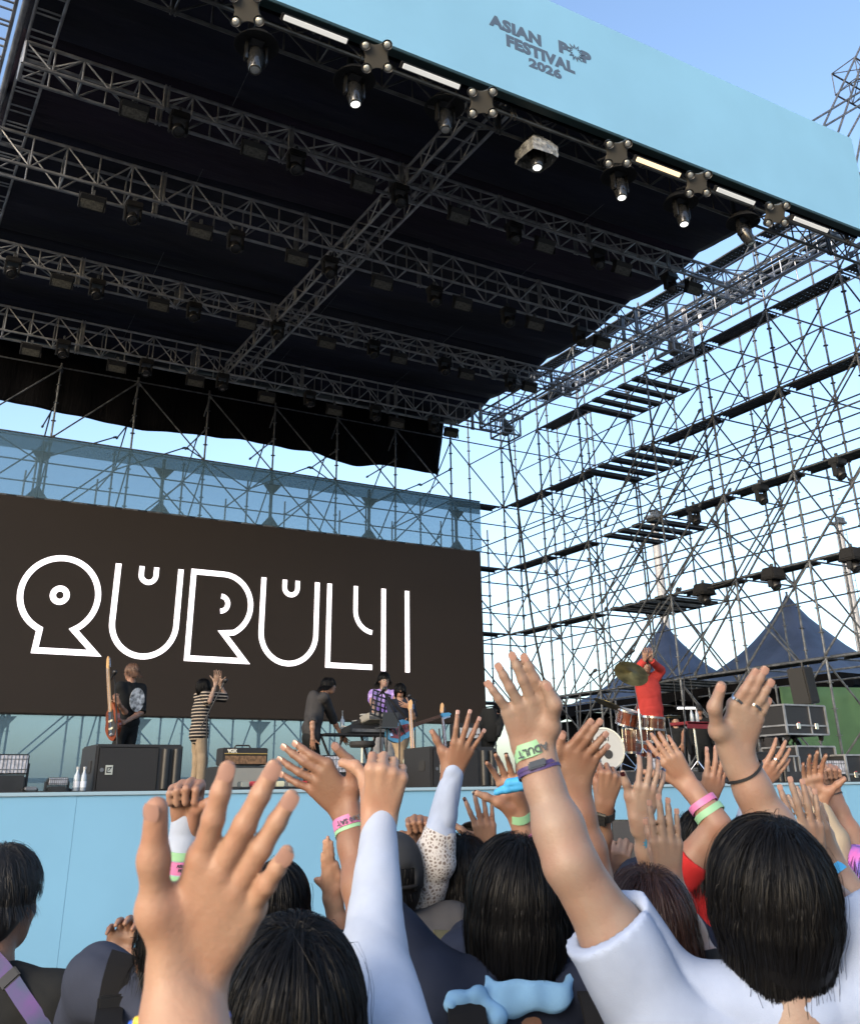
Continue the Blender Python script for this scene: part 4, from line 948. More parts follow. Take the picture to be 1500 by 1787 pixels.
def lace_mat():
    m = cloth('white_lace', (.58, .57, .56), bump=.001); t = m.node_tree; b = t.nodes['Principled BSDF']
    tc = t.nodes.new('ShaderNodeTexCoord'); v = t.nodes.new('ShaderNodeTexVoronoi'); v.inputs['Scale'].default_value = 95; v.feature = 'DISTANCE_TO_EDGE'; t.links.new(tc.outputs['Object'], v.inputs[0])
    cr = t.nodes.new('ShaderNodeValToRGB'); cr.color_ramp.elements[0].position = .10; cr.color_ramp.elements[0].color = (.42, .41, .41, 1); cr.color_ramp.elements[1].position = .28; cr.color_ramp.elements[1].color = (.15, .12, .11, 1)
    t.links.new(v.outputs[0], cr.inputs[0]); t.links.new(cr.outputs[0], b.inputs['Base Color']); return m
m_lace = lace_mat()
w_green = mat('green_paper_band', (.22, .42, .24), .55, bump=.0006, bscale=60); w_pink = mat('pink_paper_band', (.48, .14, .30), .5, bump=.0006, bscale=60); w_blue = mat('blue_fabric_band', (.04, .28, .55), .7); w_black = mat('black_cord', (.01, .01, .012), .6); w_purple = mat('purple_cord', (.05, .03, .12), .6)
m_ring = mat('silver_ring', (.6, .6, .6), .2, 1); m_inkb = mat('black_band_print', (.02, .03, .04), .6)
def cperson(*a, **k): k.setdefault('neckl', .138); k.setdefault('tilt', (10, 0)); return person(*a, **k)
def head_at(x, y, D): return np.array(atD(x, y, D))-np.array((0, 0, .113))
def arm(side, W, E, hand, D, DE=None, **k):
    d = dict(side=side, W=np.array(atD(*W, D)), E=np.array(atD(*E, DE or D)), hand=hand); d.update(k); return d
def simple_hand(W, D, up, tdir, back=1, s=1, **k):
    """hand at pixel W: 'up' and 'thumb' are picture directions of the fingers and of the thumb"""
    Wp = np.array(atD(*W, D)); sc = D/FPX
    u = nv(_r*up[0]-_u*up[1]+_w*(up[2] if len(up) > 2 else 0)); x = nv(_r*tdir[0]-_u*tdir[1]+_w*(tdir[2] if len(tdir) > 2 else 0)); x = nv(x-u*(x @ u)); z = np.cross(x, u)
    if (z @ -nv(ray(*W)))*back < 0: z = -z
    return chains_local(Wp, x, u, z, s, **k)
def fist(W, D, up, tdir, back=1, s=1): return simple_hand(W, D, up, tdir, back, s, curls=[(82, 92, 60), (85, 95, 60), (86, 95, 60), (84, 92, 60)], thumb=(18, 28), tc=-38, spread=(2, 0, -2, -3))
def ring(c, parent, lab=None, mt=None, r=.0116):
    ch, t, ax = c; a, b = ch[0], ch[1]; p = a+(b-a)*t; o, *_ = band(p, b, 0, r, .0045, mt or m_ring, parent, 'ring', oval=1.0); 
    if lab: o['label'] = lab
def backpack_straps(info, mt, t, w=.045, off=.085, name='shoulder_strap', sides=(-1, 1), lab=None):
    C, X, Fd, U, s = info['SC'], info['X'], info['F'], info['U'], info['s']
    for e in sides:
        pts = [C+X*e*off*s*1.35-Fd*.13*s-U*.40*s, C+X*e*off*s*1.15-Fd*.155*s-U*.18*s, C+X*e*off*s-Fd*.135*s-U*.04*s, C+X*e*off*s-Fd*.075*s+U*.050*s, C+X*e*off*s+Fd*.0*s+U*.066*s, C+X*e*off*s+Fd*.075*s+U*.035*s, C+X*e*off*s+Fd*.135*s-U*.10*s]
        m = MB(); n = len(pts)
        fin = []
        for i in range(n-1):
            for k in range(4): fin.append(pts[i]*(1-k/4)+pts[i+1]*k/4)
        fin.append(pts[-1])
        for i, p in enumerate(fin):
            d = nv(fin[min(i+1, len(fin)-1)]-fin[max(i-1, 0)]); nn = nv(np.cross(d, X)); nn = nn if nn @ (p-C) > 0 else -nn
            for q in (X*w/2+nn*.004, X*w/2+nn*.014, -X*w/2+nn*.014, -X*w/2+nn*.004): m.v.append(tuple(p+q))
        for i in range(len(fin)-1):
            for k in range(4): j = (k+1) % 4; m.f.append([i*4+k, i*4+j, (i+1)*4+j, (i+1)*4+k]); m.mi.append(0)
        o = m.build(name, mt, t, auto=50)
        if lab: o['label'] = lab
GC = 'festival crowd in front of the stage'
def flat_text(s, size, c, ax, up, nrm, mt, parent, name='lettering', bold=0, w=1.0):
    o = text(s, size, 0, 0, 0, name, parent, mt, ax, up, nrm, bold=bold, th=.0003, center=True, wscale=w, org=Vector(c)); return o
# --- the near blurred hand, reaching up from just left of the camera
D0 = .70
ch, th, ax = chains_px((323, 1695), (352, 1500), (440, 1580), [(397, 1342), (478, 1340), (508, 1392), (500, 1488)], [(272, 1588), (268, 1500), (273, 1412)], D0, dz=(.0, .0, .0, -.015), tdz=(-.01, -.01, -.01), bend=.004)
hd = dict(side=1, W=np.array(atD(323, 1705, D0)), E=np.array(atD(318, 2120, .60)), hand=(ch, th, ax), v=.0018, ks=1.06, fr=1.06, nails=True, sleeve='none')
Ch = np.array((.02, .12, 1.58)); sho = {1: np.array((.12, .14, 1.36)), -1: np.array((-.24, .16, 1.34))}
t, inf = cperson('person at the very front raising one big blurred hand beside the camera', (-.10, .02, 1.50), 20, dict(n=900, length=.08, w=.003, seed=3), c_white, 0, [hd], s=.97, shoulders={1: (.10, .18, 1.34), -1: (-.26, .12, 1.33)}, group=GC)
W_, E_ = hd['W'], hd['E']
m = MB()
bc = [mat('yellow_bead', (.7, .5, .03), .3), mat('blue_bead', (.03, .10, .55), .3)]
d = nv(E_-W_); c = np.array(atD(312, 1787, .685)); x = nv(np.cross(d, -nv(ray(320, 1780)))); y = np.cross(d, x)
for k in range(22):
    a = 2*math.pi*k/22; m.m = k % 2; m.lathe([(0, -.004), (.0035, -.003), (.0045, 0), (.0035, .003), (0, .004)], tuple(c+x*.032*math.cos(a)+y*.026*math.sin(a)), n=8, close=False)
m.build('bead_bracelet', bc, t, smooth=True)
# --- woman in front with long black hair and a raised fist in a white stretch sleeve
Wf = (662, 1432)
t, inf = cperson('person with long black hair, raising a fist in a white stretch sleeve', head_at(510, 1602, 1.27), 15, dict(style='long', n=12000, length=.50, w=.0022, seed=5, part=(.0, -.30), vol=.014, steps=22, cap=1), c_blackc, 0,
    [arm(1, Wf, (652, 1660), fist(Wf, 1.72, (.12, -1), (-.9, -.2), 1, 1.02), 1.72, 1.5, fr=.84, cover=(c_uv, -.02, 1, 1.02), cwr=(.0012, 60, 3), ks=1.0, sleeve='none')], group=GC, trouser=None)
A_ = inf
d = nv(np.array(atD(652, 1660, 1.5))-np.array(atD(*Wf, 1.72))); c = np.array(atD(653, 1456, 1.70)); vw = -nv(ray(653, 1456)); 
MB().strip([(-.013, -.002), (-.006, .003), (.002, .002), (.012, .004)], .0045, tuple(c+vw*.0375), nv(_r), nv(_u), vw, .0006).build('sleeve_mark', mat('grey_sleeve_mark', (.16, .17, .20), .4, .3), t)
# --- bob-haired person with both arms up, light blue scarf, navy shirt
WL, WR_ = (603, 1412), (1003, 1368)
hl = chains_px(WL, (572, 1335), (545, 1378), [(516, 1297), (496, 1303), (489, 1325), (492, 1350)], [(618, 1372), (610, 1330), (584, 1302)], 1.95, dz=(.02, .02, .02, .02), bend=.008)
hr = chains_px(WR_, (990, 1310), (1036, 1325), [(1030, 1258), (1046, 1258), (1056, 1280), (1058, 1302)], [(974, 1345), (970, 1315), (982, 1282)], 2.0, bend=.005)
t, inf = cperson('person with a chin-length black bob and light blue scarf, both bare arms raised', head_at(893, 1464, 1.88), 22, dict(style='bob', n=10000, length=.42, w=.0023, seed=9, part=(.25, -.1), vol=.012, steps=26, inward=.05, taper=.22, zend=(-.098, -.108), extra=[((0, -.045, -.08), (.072, .060, .075))]), c_navy, 2,
    [arm(-1, WL, (645, 1600), hl, 1.95, 1.80, nails=True), arm(1, WR_, (1032, 1530), hr, 2.0, 1.95, nails=True, sleeve='short')], group=GC, sleeve='half')
WLp, ELp = np.array(atD(*WL, 1.95)), np.array(atD(645, 1600, 1.80))
o, c, d, x, y = band(WLp, ELp, .16, .029, .020, w_pink, t, lab='pink festival wristband printed 5.30 SAT', oval=1.06)
vw = -nv(ray(590, 1445)); flat_text('5.30 SAT', .013, c+nv(vw-d*(vw @ d))*.0325, x if (x @ _r) < 0 else -x, d if d[2] < 0 else -d, nv(vw), m_inkb, t, bold=.0004)
band(WLp, ELp, .23, .029, .007, w_green, t, oval=1.06)
SC, X, Fd, Z, s = inf['SC'], inf['X'], inf['F'], inf['Z'], inf['s']
m = MB(); n = 72; cr = 10
for k in range(n):
    a = 2*math.pi*k/n; rr = .088+.004*math.sin(a*5)+.003*math.sin(a*11); c = SC+X*rr*1.12*math.cos(a)+Fd*(rr*.95*math.sin(a)-.005)+Z*(.078+.014*math.sin(a)+.003*math.sin(a*7)); o_ = X*math.cos(a)+Fd*math.sin(a)
    hh = .024+.004*math.sin(a*3+1)+.003*math.sin(a*9); tl = .35+.3*math.sin(a*4)
    for j in range(cr): b = 2*math.pi*j/cr; fz = 1+.25*math.sin(j*2.6+a*2); m.v.append(tuple(c+Z*hh*math.sin(b)+o_*(.009*math.cos(b)*fz-tl*hh*.35*math.sin(b))))
for k in range(n):
    for j in range(cr): m.f.append([k*cr+j, ((k+1) % n)*cr+j, ((k+1) % n)*cr+(j+1) % cr, k*cr+(j+1) % cr]); m.mi.append(0)
sc_ = m.build('scarf', c_lblue, t, smooth=True)
k0 = SC-X*.095-Fd*.075+Z*.07
G = SDF(.004); G.ell(k0, (.017, .012, .015), None, .01); G.cone(k0, k0-X*.045-Fd*.0-Z*.01, .006, .016, .006); G.cone(k0, k0+X*.03-Fd*.01-Z*.03, .006, .018, .006); G.cone(k0, k0-X*.05-Fd*.012-Z*.09, .007, .013, .006); G.wr = (.004, 90, 1); o = rawmesh('scarf_knot', [G.mesh()], c_lblue, t)
backpack_straps(inf, c_web, t, .065, .115, lab='black backpack strap')
mat('red_print', (.42, .04, .05), .7)
# --- right foreground: short black hair, white tee, both arms raised
WL, WR_ = (926, 1302), (1281, 1312)
hl = chains_px(WL, (948, 1218), (886, 1240), [(914, 1146), (893, 1143), (869, 1162), (851, 1192)], [(962, 1268), (968, 1230), (952, 1196)], 1.60, dz=(.0, .0, .0, .0), tdz=(-.01, -.02, -.015), bend=.004)
hr = chains_px(WR_, (1281, 1232), (1322, 1252), [(1317, 1172), (1333, 1168), (1343, 1190), (1338, 1222)], [(1252, 1275), (1246, 1235), (1258, 1198)], 1.66, tdz=(-.01, -.02, -.02), bend=.004)
t, inf = cperson('person with short black hair in a white t-shirt, both pale bare arms raised', head_at(1324, 1436, 1.56), 24, dict(style='bob', n=14000, length=.30, w=.0019, seed=11, part=(.12, -.30), vol=.012, steps=24, inward=.03, taper=.85, zend=(-.03, -.118), extra=[((0, -.045, -.075), (.060, .050, .055))]), c_white, 3,
    [arm(-1, WL, (994, 1506), hl, 1.60, 1.50, nails=True, v=.003), arm(1, WR_, (1372, 1500), hr, 1.66, 1.62, nails=True, v=.003)], group=GC, sv=.006, wr=(.006, 34), loose=1.06, shoulders={-1: atD(1150, 1765, 1.47)})
WLp, ELp = np.array(atD(*WL, 1.60)), np.array(atD(994, 1506, 1.50))
o, c, d, x, y = band(WLp, ELp, .045, .0275, .023, w_green, t, lab='pale green paper wristband printed ADULT', oval=1.12, tilt=.002)
vw = -nv(ray(927, 1312)); vv = nv(vw-d*(vw @ d)); xx = nv(np.cross(d, vv)); flat_text('ADULT', .016, c+vv*.0300, xx, nv(np.cross(vv, xx)), vv, m_inkb, t, bold=.0005)
o, c, d, x, y = band(WLp, ELp, .20, .0305, .006, w_purple, t, name='cord_bracelet', oval=1.12); band(WLp, ELp, .235, .0312, .005, w_purple, t, name='cord_bracelet', oval=1.12)
vv = nv(vw-d*(vw @ d)); MB().box(Vector(c+vv*.033), (.030, .010, .012), Matrix((nv(_r-d*(_r @ d)), vv, nv(np.cross(nv(_r), vv)))).transposed()).build('clasp', m_gloss, t, bevel=.002)
WRp, ERp = np.array(atD(*WR_, 1.66)), np.array(atD(1372, 1500, 1.62)); band(WRp, ERp, .19, .0305, .0045, w_black, t, name='cord_bracelet', oval=1.12, tilt=.004)
ring((hr[0][0][0], .30, None) and ((hr[0][0][0], hr[0][0][1]), .35, None), t); ring(((hr[0][2][0], hr[0][2][1]), .55, None), t)
# --- far left man
t, inf = cperson('person with short greying black hair in a black t-shirt at the far left', head_at(16, 1478, 2.35), 38, dict(style='short', n=6000, length=.045, w=.0020, seed=13, part=(.1, -.3), vol=.008, stick=.40, mat=m_grey, steps=9, zend=(.0, -.085)), c_blackc, 2, [], group=GC, width=1.08, neckl=.155, tilt=(0, 0))
N, X, Fd, U, s, SC = inf['N'], inf['X'], inf['F'], inf['U'], inf['s'], inf['SC']
from mathutils.bvhtree import BVHTree
def on_shirt(t, x, y, D, off=.004):
    o = [c for c in COL.objects if c.parent == t and c.name.startswith('shirt')][0]; b = BVHTree.FromPolygons([v.co for v in o.data.vertices], [tuple(p.vertices) for p in o.data.polygons]); d = Vector(nv(ray(x, y)))
    h = b.ray_cast(Vector(CAM), d)[0]; return np.array(h-d*off) if h is not None else np.array(atD(x, y, D))
def strap_px(pts, w, t, mt, name, lab=None):
    P = [on_shirt(t, *p) for p in pts]; m = MB(); n = len(P)
    for i, p in enumerate(P):
        d = nv(P[min(i+1, n-1)]-P[max(i-1, 0)]); o_ = -nv(ray(*pts[i][:2])); x = nv(np.cross(d, o_)); o_ = np.cross(x, d)
        for q in (x*w/2, x*w/2+o_*.008, -x*w/2+o_*.008, -x*w/2): m.v.append(tuple(p+q))
    for i in range(n-1):
        for k in range(4): j = (k+1) % 4; m.f.append([i*4+k, i*4+j, (i+1)*4+j, (i+1)*4+k]); m.mi.append(0)
    o = m.build(name, mt, t, auto=50)
    if lab: o['label'] = lab
pts = [np.array(atD(-25, 1650, 2.20)), np.array(atD(5, 1690, 2.13)), np.array(atD(38, 1740, 2.08))]
m_gal = mat('purple_galaxy_print', (.07, .018, .14), .6, var=1, vscale=14, col2=(.02, .035, .09)); strap_px([(-14, 1672, 2.2), (4, 1692, 2.12), (22, 1716, 2.1), (40, 1744, 2.075), (58, 1770, 2.05), (80, 1805, 2.03), (104, 1850, 2.0)], .036, t, m_gal, 'bag_strap', 'purple galaxy print strap across the back')
_a, _b = on_shirt(t, 8, 1697, 2.1, .012), on_shirt(t, 24, 1719, 2.1, .012); _d = nv(_b-_a); _o = -nv(ray(16, 1708)); _o = nv(_o-_d*(_o @ _d)); MB().box(Vector((_a+_b)/2), (.030, .044, .010), Matrix((_d, nv(np.cross(_o, _d)), _o)).transposed()).build('strap_buckle', m_black, t, bevel=.003)
# --- person behind the big hand, slate jacket, backpack strap, fist up in white sleeve
Wf = (325, 1440)
t, inf = cperson('person in a slate blue jacket half hidden behind the big blurred hand', head_at(322, 1548, 2.0), 25, dict(n=2500, length=.04, w=.002, seed=15, zend=(0, -.09)), c_slate, 1,
    [arm(1, Wf, (300, 1640), fist(Wf, 2.05, (.05, -1), (.8, .1), -1), 2.05, 2.0, fr=.84, cover=(c_uv, -.03, 1, 1.1), sleeve='none'),
     arm(-1, (196, 1690), (120, 1830), simple_hand((196, 1690), 2.4, (.3, -1, .3), (1, .0), -1, .9, curls=[(20, 60, 40), (25, 55, 30), (30, 50, 30), (40, 50, 30)], thumb=(40, 10)), 2.4, 2.2, sleeve='long')], group=GC, sv=.008, width=1.12, shoulders={-1: atD(172, 1712, 2.0)})
Wp, Ep = np.array(atD(*Wf, 2.05)), np.array(atD(300, 1640, 2.0))
for k_, (tt, mt_) in enumerate(((.24, w_green), (.34, w_pink), (.44, w_green))):
    o, c, d, x, y = band(Wp, Ep, tt, .0375+.006*tt, .016 if k_ != 1 else .024, mt_, t, oval=1.06)
    if k_ == 1: o['label'] = 'pink festival wristband over a white sleeve'; vw = -nv(ray(320, 1470)); vv = nv(vw-d*(vw @ d)); xx = nv(np.cross(d, vv)); xx = xx if xx @ _r > 0 else -xx; up_ = nv(np.cross(vv, xx)); up_ = up_ if up_[2] > 0 else -up_; flat_text('ASIAN POP\nFESTIVAL', .0085, c+vv*.0425+xx*.012+up_*.002, xx, up_, vv, m_inkb, t, bold=.0003)
strap_px([(214, 1668, 1.99), (208, 1685, 1.93), (200, 1715, 1.885), (192, 1760, 1.85), (186, 1800, 1.82), (182, 1840, 1.82)], .050, t, c_web, 'shoulder_strap', 'wide black backpack strap')
MB().box(Vector(on_shirt(t, 193, 1752, 1.84, .012)), (.052, .012, .03)).build('strap_buckle', m_black, t, bevel=.004)
# --- head beyond the long-haired woman
Wh = (578, 1565)
t, inf = cperson('person with black hair and one flat hand raised beyond the long-haired person', head_at(488, 1502, 2.75), 25, dict(style='bob', n=3500, length=.36, w=.003, seed=17, part=(0, -.2), vol=.012, inward=.04, steps=20, zend=(-.12, -.135)), c_blackc, 0,
    [arm(1, Wh, (612, 1690), chains_px(Wh, (580, 1510), (566, 1530), [(578, 1470), (572, 1462), (566, 1468), (562, 1490)], [(590, 1548), (592, 1530), (586, 1508)], 2.8, bend=.003, kD=.0), 2.8, 2.78)], group=GC)
# --- cap man
Wf = (738, 1474)
t, inf = cperson('person in a charcoal cap with a grey shirt and olive strap, small fist raised', head_at(683, 1458, 2.85), 12, dict(style='short', n=1500, length=.04, w=.002, seed=19, steps=7, vol=.004), c_grey, 2,
    [arm(1, Wf, (752, 1620), fist(Wf, 3.15, (-.25, -1), (-.9, .2), -1), 3.15, 2.95)], group=GC, width=1.05)
C, (hX, hf, hZ), s = inf['C'], inf['hax'], inf['s']
def cap(C, hax, s, t, mt, bt, brim_l=.075):
    hX, hf, hZ = hax; P = lambda x, y, z: C+(hX*x+hf*y+hZ*z)*s; m = MB(); n = 28; rows = 9
    for j in range(rows):
        v = j/(rows-1); ang = v*math.pi/2
        for k in range(n):
            a = 2*math.pi*k/n; rx, ry = .088*math.cos(ang*.98)**.75 if j < rows-1 else .004, .107*math.cos(ang*.98)**.75 if j < rows-1 else .004
            z = .012+.112*math.sin(ang)**1.1-(.02 if math.sin(a) < 0 and j == 0 else 0); m.v.append(tuple(P(rx*math.cos(a), -.012+ry*math.sin(a), z)))
    for j in range(rows-1):
        for k in range(n):
            if j <= 1 and abs((k/n*360)-270) < 20: continue
            m.f.append([j*n+k, j*n+(k+1) % n, (j+1)*n+(k+1) % n, (j+1)*n+k]); m.mi.append(0)
    o = m.build('cap_crown', mt, t, smooth=True); o.modifiers.new('th', 'SOLIDIFY').thickness = .003
    m = MB()
    for k in range(13):
        a = R(30+120*k/12); 
        for j, e in enumerate((0, .5, 1)): m.v.append(tuple(P((.086+.0*e)*math.cos(a)*(1+.05*e), -.012+.103*math.sin(a)+e*brim_l*math.sin((a-R(30))/R(120)*math.pi)**.6, .014-.018*e-.012*math.cos(a)**2*4*.5)))
    for k in range(12):
        for j in range(2): m.f.append([k*3+j, k*3+j+1, (k+1)*3+j+1, (k+1)*3+j]); m.mi.append(0)
    o = m.build('cap_brim', bt, t, smooth=True); o.modifiers.new('th', 'SOLIDIFY').thickness = .004
    m = MB(); m.poly([P(.086*math.cos(R(q)), -.012+.106*math.sin(R(q)), .004) for q in range(235, 306, 7)], .006, 6); m.build('cap_strap', c_web, t, smooth=True)
cap(C, inf['hax'], s, t, c_cap, cloth('cream_brim', (.50, .47, .40)))
backpack_straps(inf, c_olive, t, .05, .12, sides=(1,), lab='olive green bag strap')
# --- long straight hair, sunglasses on head, lace sleeve
Wf = (790, 1348)
t, inf = cperson('person with long straight black hair, sunglasses on top and a white lace sleeve', head_at(803, 1458, 3.0), 24, dict(style='long', n=3500, length=.52, w=.0035, seed=21, part=(0, -.2), vol=.016, steps=18), c_blackc, 2,
    [arm(-1, Wf, (757, 1500), simple_hand(Wf, 2.9, (.35, -1), (-1, .2), 1, 1.0, spread=(12, 2, -8, -18), curl=(6, 18, 12)), 2.9, 2.85, sleeve='none', nails=True)], group=GC, hv=.005)
Wp, Ep, Sp = np.array(atD(*Wf, 2.9)), np.array(atD(757, 1500, 2.85)), inf['sh'][-1]
G = SDF(.0045); G.chain([Wp, Wp*.2+Ep*.8], [.031, .046], .01); G.wr = (.003, 75, 2); rawmesh('arm_sleeve', [G.mesh()], c_white, t)
G = SDF(.005); G.chain([Wp*.25+Ep*.75, Ep, Sp], [.050, .060, .072], .02); G.wr = (.003, 60, 5); rawmesh('lace_sleeve', [G.mesh()], m_lace, t)
C, (hX, hf, hZ), s = inf['C'], inf['hax'], inf['s']; P = lambda x, y, z: C+(hX*x+hf*y+hZ*z)*s
m = MB(); m.poly([P(-.09, -.06, .07), P(-.088, .0, .10), P(-.07, .05, .115), P(0, .06, .125), P(.07, .05, .115), P(.088, .0, .10), P(.09, -.06, .07)], .005, 6)
for e in (-1, 1): m.lathe([(.0, 0), (.03, .002), (.03, .006), (0, .008)], tuple(P(e*.036, .055, .122)), tuple(hZ*.7+hf*.7), n=14)
m.build('sunglasses', m_gloss, t, auto=50)
# --- brown long hair with a flat hand up on the right
Wf = (1166, 1532)
t, inf = cperson('person with long reddish brown hair and one flat pale hand raised', head_at(1122, 1516, 2.15), 26, dict(style='long', n=7000, length=.55, w=.0026, seed=23, part=(0, -.15), vol=.020, steps=20, mat=m_brown), c_blackc, 3,
    [arm(1, Wf, (1215, 1668), simple_hand(Wf, 2.2, (-.08, -1), (-1, 0), 1, .98, spread=(2, 0, -1, -3), curl=(4, 8, 5), thumb=(8, 20)), 2.2, 2.15, nails=True, sleeve='short')], group=GC)
# --- short black hair, red collar, crossing wrists with bands
W1, W2 = (1232, 1402), (1196, 1362)
t, inf = cperson('person with short black hair and red collar, forearms crossing overhead', head_at(1222, 1414, 3.15), 26, dict(style='short', n=3500, length=.12, w=.003, seed=25, part=(0, -.3), vol=.010, steps=14, zend=(-.02, -.115)), c_red, 1,
    [arm(1, W1, (1268, 1480), simple_hand(W1, 3.2, (.3, -1), (-1, -.2), 1, 1.0, spread=(8, 2, -3, -9), curl=(14, 22, 16)), 3.2, 3.15, nails=True), arm(-1, W2, (1252, 1440), simple_hand(W2, 3.1, (-.7, -1), (-.6, .6), 1, 1.0, spread=(4, 0, -3, -6), curl=(20, 30, 20)), 3.1, 3.0)], group=GC)
Wp, Ep = np.array(atD(*W2, 3.1)), np.array(atD(1252, 1440, 3.0)); band(Wp, Ep, .55, .040, .02, w_pink, t); band(Wp, Ep, .75, .042, .02, w_green, t)
# --- tattooed forearm, navy cap, phone
W1, W2 = (1116, 1432), (1066, 1524)
t, inf = cperson('person in a navy cap with a tattooed forearm raised and dark nails', head_at(1112, 1500, 2.9), 26, dict(style='short', n=900, length=.05, w=.003, seed=27, steps=7), c_navy, 3,
    [arm(1, W1, (1148, 1580), simple_hand(W1, 2.55, (.25, -1), (-1, -.5), 1, 1.0, spread=(4, -2, -8, -14), curl=(18, 30, 22), thumb=(30, 0)), 2.55, 2.6, nails=True, nailmat=m_nailk),
     arm(-1, W2, (1050, 1610), simple_hand(W2, 3.0, (.5, -1), (1, .6), 1, .80, curls=[(30, 60, 20), (35, 60, 30), (40, 60, 30), (45, 60, 30)], thumb=(40, 10)), 3.0, 2.9)], group=GC)
cap(inf['C'], inf['hax'], inf['s'], t, c_navy, c_navy)
Wp, Ep = np.array(atD(*W1, 2.55)), np.array(atD(1148, 1580, 2.6)); vw = -nv(ray(1130, 1480)); c = Wp+(Ep-Wp)*.32; c = np.array(atD(1131, 1473, 2.55-.045))
pts = []
for i in range(20): a = 2*math.pi*i/20; rr = .016 if i % 2 else .009; pts.append((rr*math.cos(a), rr*math.sin(a)))
MB().prism(pts, nv(_r), nv(_u), c+vw*.0, vw, .0006).build('tattoo', mat('blue_tattoo_ink', (.03, .16, .26), .6), t)
pc = Vector(atD(1090, 1478, 3.02)); vwp = nv(ray(1090, 1478)); q = Matrix((nv(_r), vwp, nv(np.cross(nv(_r), vwp))*1.0)).transposed()
ph = empty('phone', pc, 'black phone held up filming the stage screen', 'phone'); MB().box(pc, (.074, .009, .155), q).build('body', m_gloss, ph, bevel=.006)
MB().box(pc-Vector(vwp)*.0052, (.068, .001, .145), q).build('screen', mat('phone_screen', (.01, .01, .01), .6, emit=(.02, .018, .017), es=1), ph)
flat_text('QURULI', .017, np.array(pc)-vwp*.006-_u*.02, nv(_r), nv(_u), -vwp, m_led_w, ph, bold=.0003)
# --- fist with smart watch
Wf = (1055, 1404)
t, inf = cperson('person raising a fist with a black square smart watch', head_at(1010, 1562, 3.0), 24, dict(style='short', n=700, length=.06, w=.003, seed=29, steps=7), c_grey, 2,
    [arm(1, Wf, (1044, 1560), fist(Wf, 2.9, (.2, -1), (-.9, .1), 1, 1.05), 2.9, 2.95)], group=GC)
Wp, Ep = np.array(atD(*Wf, 2.9)), np.array(atD(1044, 1560, 2.95)); o, c, d, x, y = band(Wp, Ep, .10, .0285, .024, m_rub, t, 'watch_strap', oval=1.1)
vw = -nv(ray(1050, 1412)); vv = nv(vw-d*(vw @ d)-_r*.25); q = Matrix((nv(np.cross(d, vv)), vv, d)).transposed(); wa = MB().box(Vector(c+vv*.034), (.038, .010, .042), q).build('watch_case', m_gloss, t, bevel=.005)
# --- dark nails and blue ribbon, two raised hands beyond the bob
W1, W2 = (905, 1412), (850, 1484)
t, inf = cperson('person hidden behind the bob, both hands raised, blue ribbon round one', head_at(890, 1500, 2.75), 24, dict(style='short', n=500, length=.05, w=.003, seed=31, steps=6), c_navy, 1,
    [arm(1, W1, (925, 1540), simple_hand(W1, 2.7, (-.35, -1), (-1, .4), -1, 1.0, spread=(10, 2, -4, -12), curl=(10, 20, 14), thumb=(46, 6)), 2.7, 2.7, nails=True, nailmat=m_nailk),
     arm(-1, W2, (850, 1600), simple_hand(W2, 3.0, (-.15, -1), (-1, -.1), 1, .95, spread=(16, 6, 0, -6), curl=(8, 12, 8)), 3.0, 2.9, nails=True, nailmat=m_nailk)], group=GC)
Wp, Ep = np.array(atD(*W1, 2.7)), np.array(atD(925, 1540, 2.7)); band(Wp, Ep, .10, .027, .022, w_green, t, lab='green wristband'); band(Wp, Ep, .35, .030, .018, w_pink, t, lab='pink wristband')
G = SDF(.004); a = np.array(atD(866, 1382, 2.62)); b = np.array(atD(912, 1368, 2.62)); G.cone(a, b, .008, .016, .01); G.cone(b, b*.5+a*.5+_u*.012, .016, .012, .01); G.wr = (.003, 130, 0); rawmesh('ribbon', [G.mesh()], w_blue, t)
# --- hands between the right head and the edge
W1, W2 = (1318, 1374), (1300, 1345)
t, inf = cperson('person hidden behind the short-haired person, ringed hand showing above', head_at(1335, 1500, 3.1), 26, dict(style='short', n=500, length=.05, w=.003, seed=33, steps=6), c_white, 1,
    [arm(1, W1, (1300, 1480), simple_hand(W1, 3.1, (.85, -1), (-.5, -1), 1, .95, spread=(10, 3, -3, -8), curl=(8, 14, 8)), 3.1, 3.1, sleeve='long')], group=GC)
ring(((inf and simple_hand(W1, 3.1, (.85, -1), (-.5, -1), 1, .95, spread=(10, 3, -3, -8))[0][1])[:2], .5, None), t)
W1, W2 = (1420, 1508), (1412, 1395)
t, inf = cperson('person at the right edge in black, clapping ringed hands above a green wristband', head_at(1535, 1590, 1.9), 20, dict(style='short', n=1200, length=.10, w=.003, seed=35, steps=8), c_blackc, 3,
    [arm(-1, W1, (1462, 1640), simple_hand(W1, 2.1, (-.22, -1), (-.9, .1), 1, 1.0, spread=(5, 1, -3, -8), curl=(5, 10, 6), thumb=(20, 14)), 2.1, 2.0, nails=True, sleeve='half'),
     arm(1, (1448, 1512), (1530, 1610), simple_hand((1448, 1512), 2.2, (-.45, -1), (.3, -.3), 1, 1.0, spread=(5, 1, -3, -8), curl=(8, 12, 8), thumb=(15, 18)), 2.2, 2.1, sleeve='half')], group=GC)
Wp, Ep = np.array(atD(*W1, 2.1)), np.array(atD(1462, 1640, 2.0)); band(Wp, Ep, .45, .033, .018, w_green, t, lab='green paper wristband'); band(Wp, Ep, .30, .031, .015, w_pink, t)
Wp, Ep = np.array(atD(1448, 1512, 2.2)), np.array(atD(1530, 1610, 2.1)); band(Wp, Ep, .12, .028, .02, w_blue, t, lab='blue fabric wristband')
W1 = (1450, 1380); W2 = (1420, 1400)
